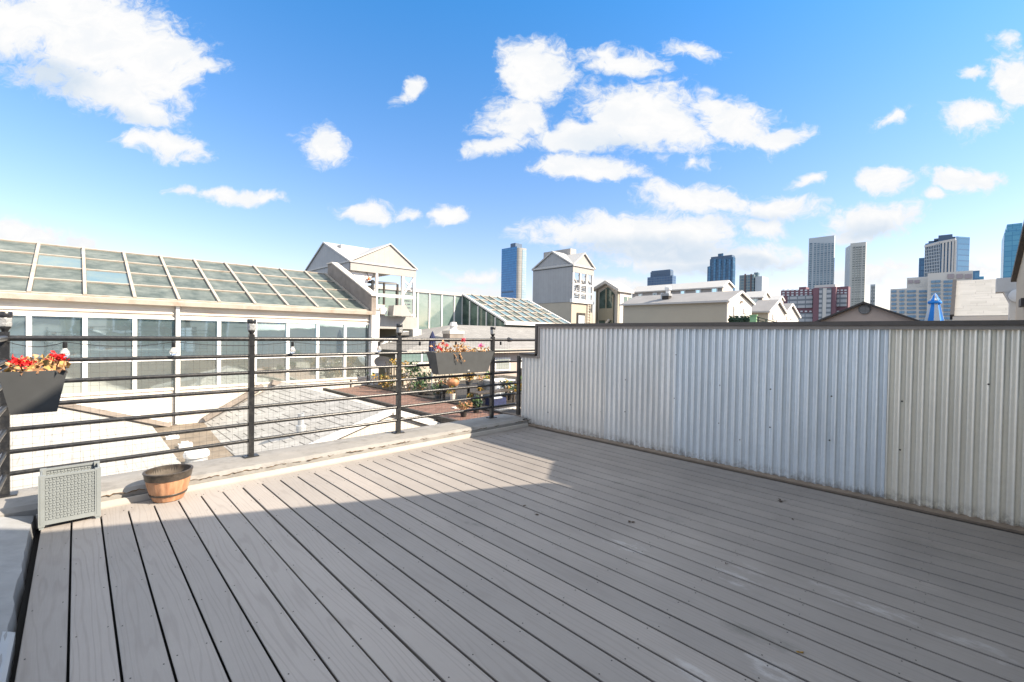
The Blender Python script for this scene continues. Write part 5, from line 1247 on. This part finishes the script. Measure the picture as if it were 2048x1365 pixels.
# j. blue and cream office tower
X = 430; t = skythings('skyscraper', 'blue glass office tower with cream piers and a dark crown behind the beige office', X, 1890)
block(t, 'side_block', 'ofglass', X+14, 1838, 1853, 0, 515.5, 20)
def facet(name, mat, pts, z0, z1): return MB().prism(pts, 'z', z0, z1).build(name, mat, t)
P0 = on_x(1850, 500, X+8); P1 = on_x(1880, 500, X+1.5); P2 = on_x(1911, 500, X); P3 = on_x(1939, 500, X+10)
zA = on_x(1851, 493, X+8).z; zB = on_x(1895, 480, X).z
facet('west_body', 'ofglass', [(P0.x, P0.y), (P1.x, P1.y), (P2.x, P2.y), (X+50, P2.y), (X+50, P0.y)], BASE, zB)
facet('south_body', 'ofglass', [(P2.x+.5, P2.y-.02), (P3.x, P3.y), (X+50, P3.y), (X+50, P2.y-.02)], BASE, on_x(1925, 474, X+5).z)
def on_facet(px, A, B):
    v = ray(px, 500); d = Vector((B.x-A.x, B.y-A.y)); den = v.x*d.y-v.y*d.x
    s_ = (A.x*d.y-A.y*d.x)/den; return Vector((v.x*s_, v.y*s_))
n_ = Vector((-1, -.12))*.7
k = 0
for px in [1850.5+3.3*i for i in range(10)]+[1886, 1892.5, 1899.5, 1906, 1911]:
    A_, B_ = (P0, P1) if px < 1880 else (P1, P2); w_ = .4 if px < 1882 else 1.0
    q = on_facet(px, A_, B_); zt_ = zA+(zB-zA)*min(1, max(0, (px-1850)/45))
    box('pier', 'office' if px > 1882 else 'twr', t, q.x-.9, q.x+.6, q.y-w_/2, q.y+w_/2, BASE, zt_-1)
for yy in range(9):
    y_ = 492+yy*6.5
    for (A_, B_) in ((P0, P1),):
        z_ = on_x(1865, y_, X+4).z; MB().beam((A_.x-.5, A_.y, z_), (B_.x-.5, B_.y, z_), .6, .45).build('floor_band', 'twr', t)
MB().beam((P0.x-.3, P0.y, zA-.2), (P1.x-.3, P1.y, zB-1.2), 1.2, 1.6).build('parapet', 'office', t)
MB().beam((P1.x-.3, P1.y, zB-1.2), (P2.x-.3, P2.y, zB-.4), 1.2, 1.6).build('parapet', 'office', t)
for (pa, pb, ya) in ((1857, 1911, 483), (1868, 1911, 478), (1877, 1905, 472)):
    q0 = on_x(pa, ya, X+8); q1 = on_x(pb, ya, X+8); box('crown', 'roofband', t, X+8-(ya < 475)*1, X+40, q1.y, q0.y, 60, q0.z)
# k. far right pale blue tower
X = 520; t = skythings('skyscraper', 'pale blue glass tower half hidden by the roof edge at the right margin', X, 2020)
block(t, 'body', 'skyb', X, 2009, 2046, 0, 462, 40); block(t, 'upper_tier', 'skyb', X+4, 2014, 2045, 0, 446, 30, z0=60); block(t, 'shoulder', 'skyb', X+2, 2011, 2046, 0, 456, 34, z0=50)

# ------------------------------------------------------------------ houses across the court behind the deck (seen only mirrored in the tinted windows)
def court_house(X, Y, w, h, lab):
    t = thing('house', lab, 'house', (X, Y, -12), 'gabled houses across the court behind the deck')
    MB().prism([(X-w/2, -12), (X-w/2, h-1.3), (X, h), (X+w/2, h-1.3), (X+w/2, -12)], 'y', Y-7, Y).build('wall', 'creamw', t)
    MB().prism([(X-w/2-.2, h-1.45), (X, h+.02), (X+w/2+.2, h-1.45), (X+w/2+.2, h-1.3), (X, h+.17), (X-w/2-.2, h-1.3)], 'y', Y-7.1, Y+.15).build('roof', 'slate', t)
    for dx in (-w*.22, w*.22):
        f = box('window', 'white', t, X+dx-.5, X+dx+.5, Y+.002, Y+.05, h-3.6, h-2.2); box('pane', 'dglass', f, X+dx-.42, X+dx+.42, Y+.051, Y+.06, h-3.52, h-2.28)
for (X, Y, w, h) in ((-9.5, -9, 6.5, 1.75), (-2.6, -10, 6.0, 1.6), (9.3, -9, 6, 1.7), (15.8, -8, 6.5, 1.85), (-17, -10, 7, 1.7)):
    court_house(X, Y, w, h, 'cream gabled house across the court behind the viewer')
lb = thing('reflection_backdrop', 'unseen added warehouse beyond the court behind the viewer', 'building', (0, -30, -12))  # unseen building added, pale and dark bands shape the window reflections
box('wall', 'creamw', lb, -45, 45, -40, -30, -12, 2.0); box('wall_band', 'slate', lb, -45, 45, -40, -29.95, 2.002, 4.6); box('roof', 'vent', lb, -45.3, 45.3, -40.3, -29.7, 4.602, 5.0)
for k in range(14): box('window', 'dglass', lb, -42+k*6.2, -39.5+k*6.2, -29.99, -29.9, -1.0, 1.2)
